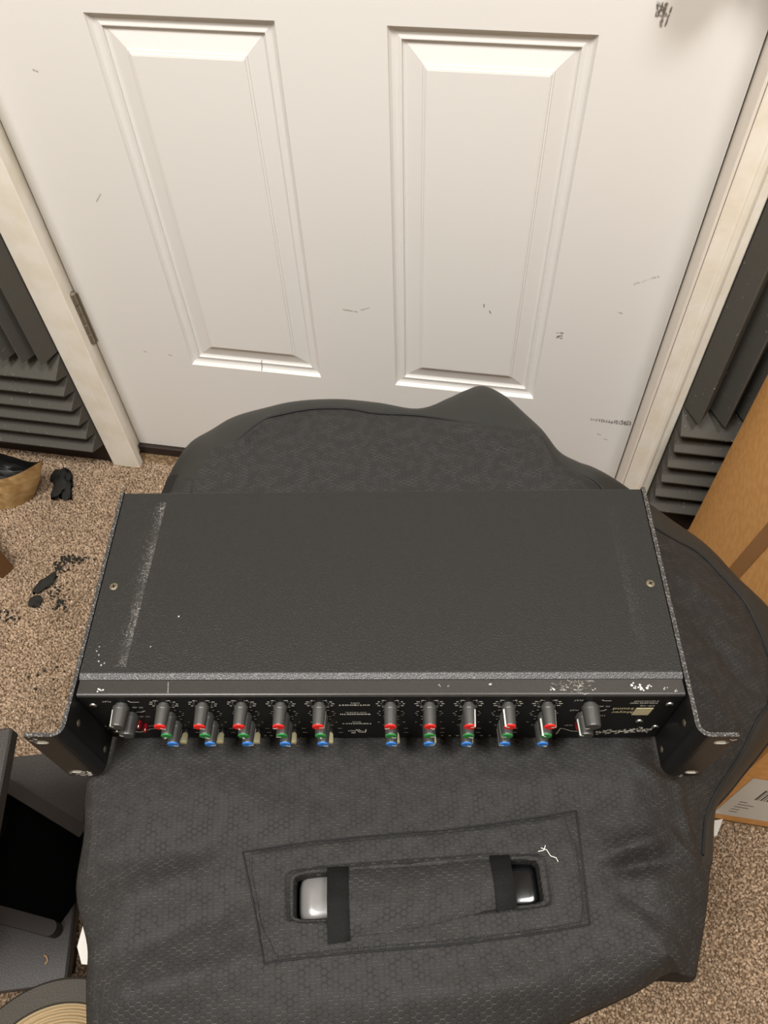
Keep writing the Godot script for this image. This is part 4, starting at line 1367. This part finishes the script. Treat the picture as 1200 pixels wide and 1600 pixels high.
func build_floor_things() -> void:
	# kraft paper bag with black scraps in it
	var b := thing("paper_bag", "open brown paper bag with black scraps in it, below the foam", "paper bag", Vector3(-0.70, 0, 0.15))
	var st := begin()
	var n := FastNoiseLite.new()
	n.seed = 8
	n.frequency = 14.0
	var rows := []
	for k in 12:
		var t := k / 11.0
		var r := PackedVector3Array()
		for j in 64:
			var w := TAU * j / 64
			var c := cos(w)
			var s := sin(w)
			var tip := pow(maxf(c, 0.0), 6.0)
			var rx := lerpf(0.075, 0.118 + 0.018 * tip, t)
			var rz := lerpf(0.038, 0.032, t)
			var p := Vector3(c * rx, lerpf(0.001, 0.088 + 0.022 * tip * t + 0.004 * sin(3.0 * w), t), 0.018 * t * 0 + s * rz * (1.0 - 0.55 * tip) - 0.012 * tip * t)
			p += Vector3(c, 0, s) * 0.007 * n.get_noise_3d(p.x, p.y, p.z) * sin(PI * clampf(t, 0.05, 1.0) * 0.9)
			r.append(p)
		rows.append(r)
	sheet(st, rows, true, false)
	obj("bag_wall", st.commit(), M.kraft, b)
	var inner := []   # black lining, and the black scraps that fill it
	for k in range(11, 6, -1):
		var r := PackedVector3Array()
		for j in 64:
			var p: Vector3 = rows[k][j]
			var d := Vector3(p.x, 0, p.z).normalized()
			r.append(p - d * 0.0014)
		inner.append(r)
	st = begin()
	sheet(st, inner, true, false)
	obj("black_lining", st.commit(), M.black, b)
	var fill := []
	for k in 8:
		var r := PackedVector3Array()
		for j in 64:
			var p: Vector3 = rows[8][j]
			var q := 0.985 * (1.0 - k / 7.0)
			p = Vector3(p.x * q, p.y - 0.002, p.z * q)
			p.y += (0.03 * n.get_noise_2d(p.x * 3.0, p.z * 3.0) + 0.010) * (1.0 - q)
			r.append(p)
		fill.append(r)
	st = begin()
	sheet(st, fill, true, true)
	obj("scrap_fill", st.commit(), M.black, b).set_meta("label", "crumpled black scraps")
	st = begin()
	cbox(st, Vector3(-0.012, -0.0006, -0.002), Vector3(0.012, 0.0006, 0.002), 0.0003, Transform3D(Basis(Vector3.UP, 0.9) * Basis(Vector3(0, 0, 1), 0.3), Vector3(0.075, 0.068, 0.008)))
	obj("glossy_strip", st.commit(), M.grey_plastic, b)
	# torn bits of black foam and soot-like crumbs on the carpet
	for e in [[-0.517, 0.330, 0.011, 0.024, 0.5, "larger torn piece of black foam on the carpet left of the equalizer", 3], [-0.518, 0.366, 0.011, 0.011, 1.1, "smaller torn piece of black foam on the carpet, touching the larger one", 4]]:
		var o := obj("foam_scrap", lump(Vector3(e[2], 0.006, e[3]), e[6], 0.4), M.scrap)
		o.position = Vector3(e[0], 0.0015, e[1])
		o.rotation.y = -e[4]
		tag(o, e[5], "foam scrap", "torn black foam pieces on the carpet")
	var m := obj("black_rag", lump(Vector3(0.021, 0.009, 0.032), 17, 0.7), M.scrap)
	m.position = Vector3(-0.578, 0.001, 0.112)
	m.rotation.y = 0.5
	tag(m, "crumpled black rag on the carpet beside the paper bag", "rag")
	st = begin()
	for c in [[-0.487, 0.272, 0.020, 0.006, 70], [-0.505, 0.290, 0.012, 0.008, 40], [-0.470, 0.365, 0.010, 0.014, 30], [-0.59, 0.42, 0.02, 0.02, 24], [-0.55, 0.40, 0.015, 0.008, 24], [-0.44, 0.50, 0.03, 0.02, 14], [-0.49, 0.345, 0.012, 0.012, 20]]:
		for i in c[4]:
			var p := Vector3(c[0] + rng.randfn() * c[2] * 0.7, 0.0022, c[1] + rng.randfn() * c[3] * 0.8 - rng.randfn() * 0.0)
			var r := rng.randf_range(0.0008, 0.0026)
			lathe(st, PackedVector2Array([Vector2(r, 0), Vector2(r * 0.7, r * 0.9), Vector2(0, r * 1.1)]), 6, Transform3D(Basis(Vector3(rng.randf(), 1, rng.randf()).normalized(), rng.randf() * 6.0), p))
	tag(obj("black_crumbs", st.commit(), M.scrap), "scattered black foam crumbs on the carpet left of the equalizer", "crumbs", "", "stuff")
	st = begin()
	tube(st, PackedVector3Array([Vector3(-0.468, 0.006, 0.395), Vector3(-0.445, 0.0075, 0.352), Vector3(-0.425, 0.0075, 0.315), Vector3(-0.402, 0.007, 0.285)]), 0.0009, 6)
	tag(obj("dry_stalk", st.commit(), M.stalk), "long thin dry stalk on the carpet left of the equalizer", "stalk")
	st = begin()
	tube(st, PackedVector3Array([Vector3(-0.395, 0.0060, 0.600), Vector3(-0.388, 0.008, 0.607), Vector3(-0.380, 0.0065, 0.614)]), 0.0010, 6)
	tag(obj("dry_stalk", st.commit(), M.stalk), "short dry stalk on the carpet beside the dark side table", "stalk")
	# paper scraps
	for e in [["white paper scrap on the carpet in front of the cardboard box", [[0.560, 0.575], [0.600, 0.578], [0.611, 0.572], [0.621, 0.548], [0.600, 0.555], [0.570, 0.558]], 0.0]]:
		st = begin()
		var poly := PackedVector2Array()
		for p in e[1]: poly.append(Vector2(p[0], p[1]))
		prism(st, poly, -0.0068, -0.0060, Transform3D(Basis(Vector3(1, 0, 0), Vector3(0, 0, 1), Vector3(0, -1, 0)), Vector3.ZERO))
		tag(obj("paper_scrap", st.commit(), M.paper), e[0], "paper scrap")
	# corner of a brown board at the frame's left edge
	st = begin()
	cbox(st, Vector3(-0.12, 0.0, -0.014), Vector3(0.0, 0.07, 0.014), 0.003)
	var k := obj("wood_block", st.commit(), M.dark_card)
	k.position = Vector3(-0.594, 0.0, 0.318)
	k.rotation.y = -0.5
	tag(k, "brown wooden block on the carpet left of the foam scraps", "block")

func _ready() -> void:
	rng.seed = 20240611
	# camera
	var cam := Camera3D.new()
	cam.name = "camera"
	cam.fov = 67.14
	cam.near = 0.02
	cam.far = 30.0
	cam.transform = Transform3D(Basis(Vector3(0.9851, -0.0289, -0.1694), Vector3(-0.1204, 0.5872, -0.8005), Vector3(0.1226, 0.8089, 0.5750)).orthonormalized(), Vector3(0.22715, 1.16748, 0.91192))
	add_child(cam)
	cam.current = true
	# surroundings and exposure
	var env := Environment.new()
	env.background_mode = Environment.BG_COLOR
	env.background_color = Color(0.02, 0.02, 0.02)
	env.tonemap_mode = Environment.TONE_MAPPER_LINEAR
	env.tonemap_exposure = 2.7
	env.sdfgi_enabled = true
	env.ssao_enabled = true
	env.ssil_enabled = true
	var we := WorldEnvironment.new()
	we.name = "surroundings"
	we.environment = env
	add_child(we)
	# lamps: one panel over the equalizer, one smaller behind to the left
	for l in [[Vector3(-0.35, 2.385, 1.2), 0.6, 1.6], [Vector3(0.75, 2.385, 0.9), 0.38, 1.05]]:
		var a := AreaLight3D.new()
		a.name = "ceiling_lamp"
		a.area_size = Vector2(l[1], l[1])
		a.light_energy = l[2]
		a.light_color = Color(1.0, 1.0, 1.0)
		a.position = l[0]
		a.rotation_degrees = Vector3(-90, 0, 0)
		a.shadow_enabled = true
		a.area_range = 12.0
		add_child(a, true)
	make_materials()
	build_setting()
	build_foam()
	build_pile()
	build_speaker()
	build_cover()
	build_rack()
	build_box()
	build_table()
	build_driver()
	build_floor_things()
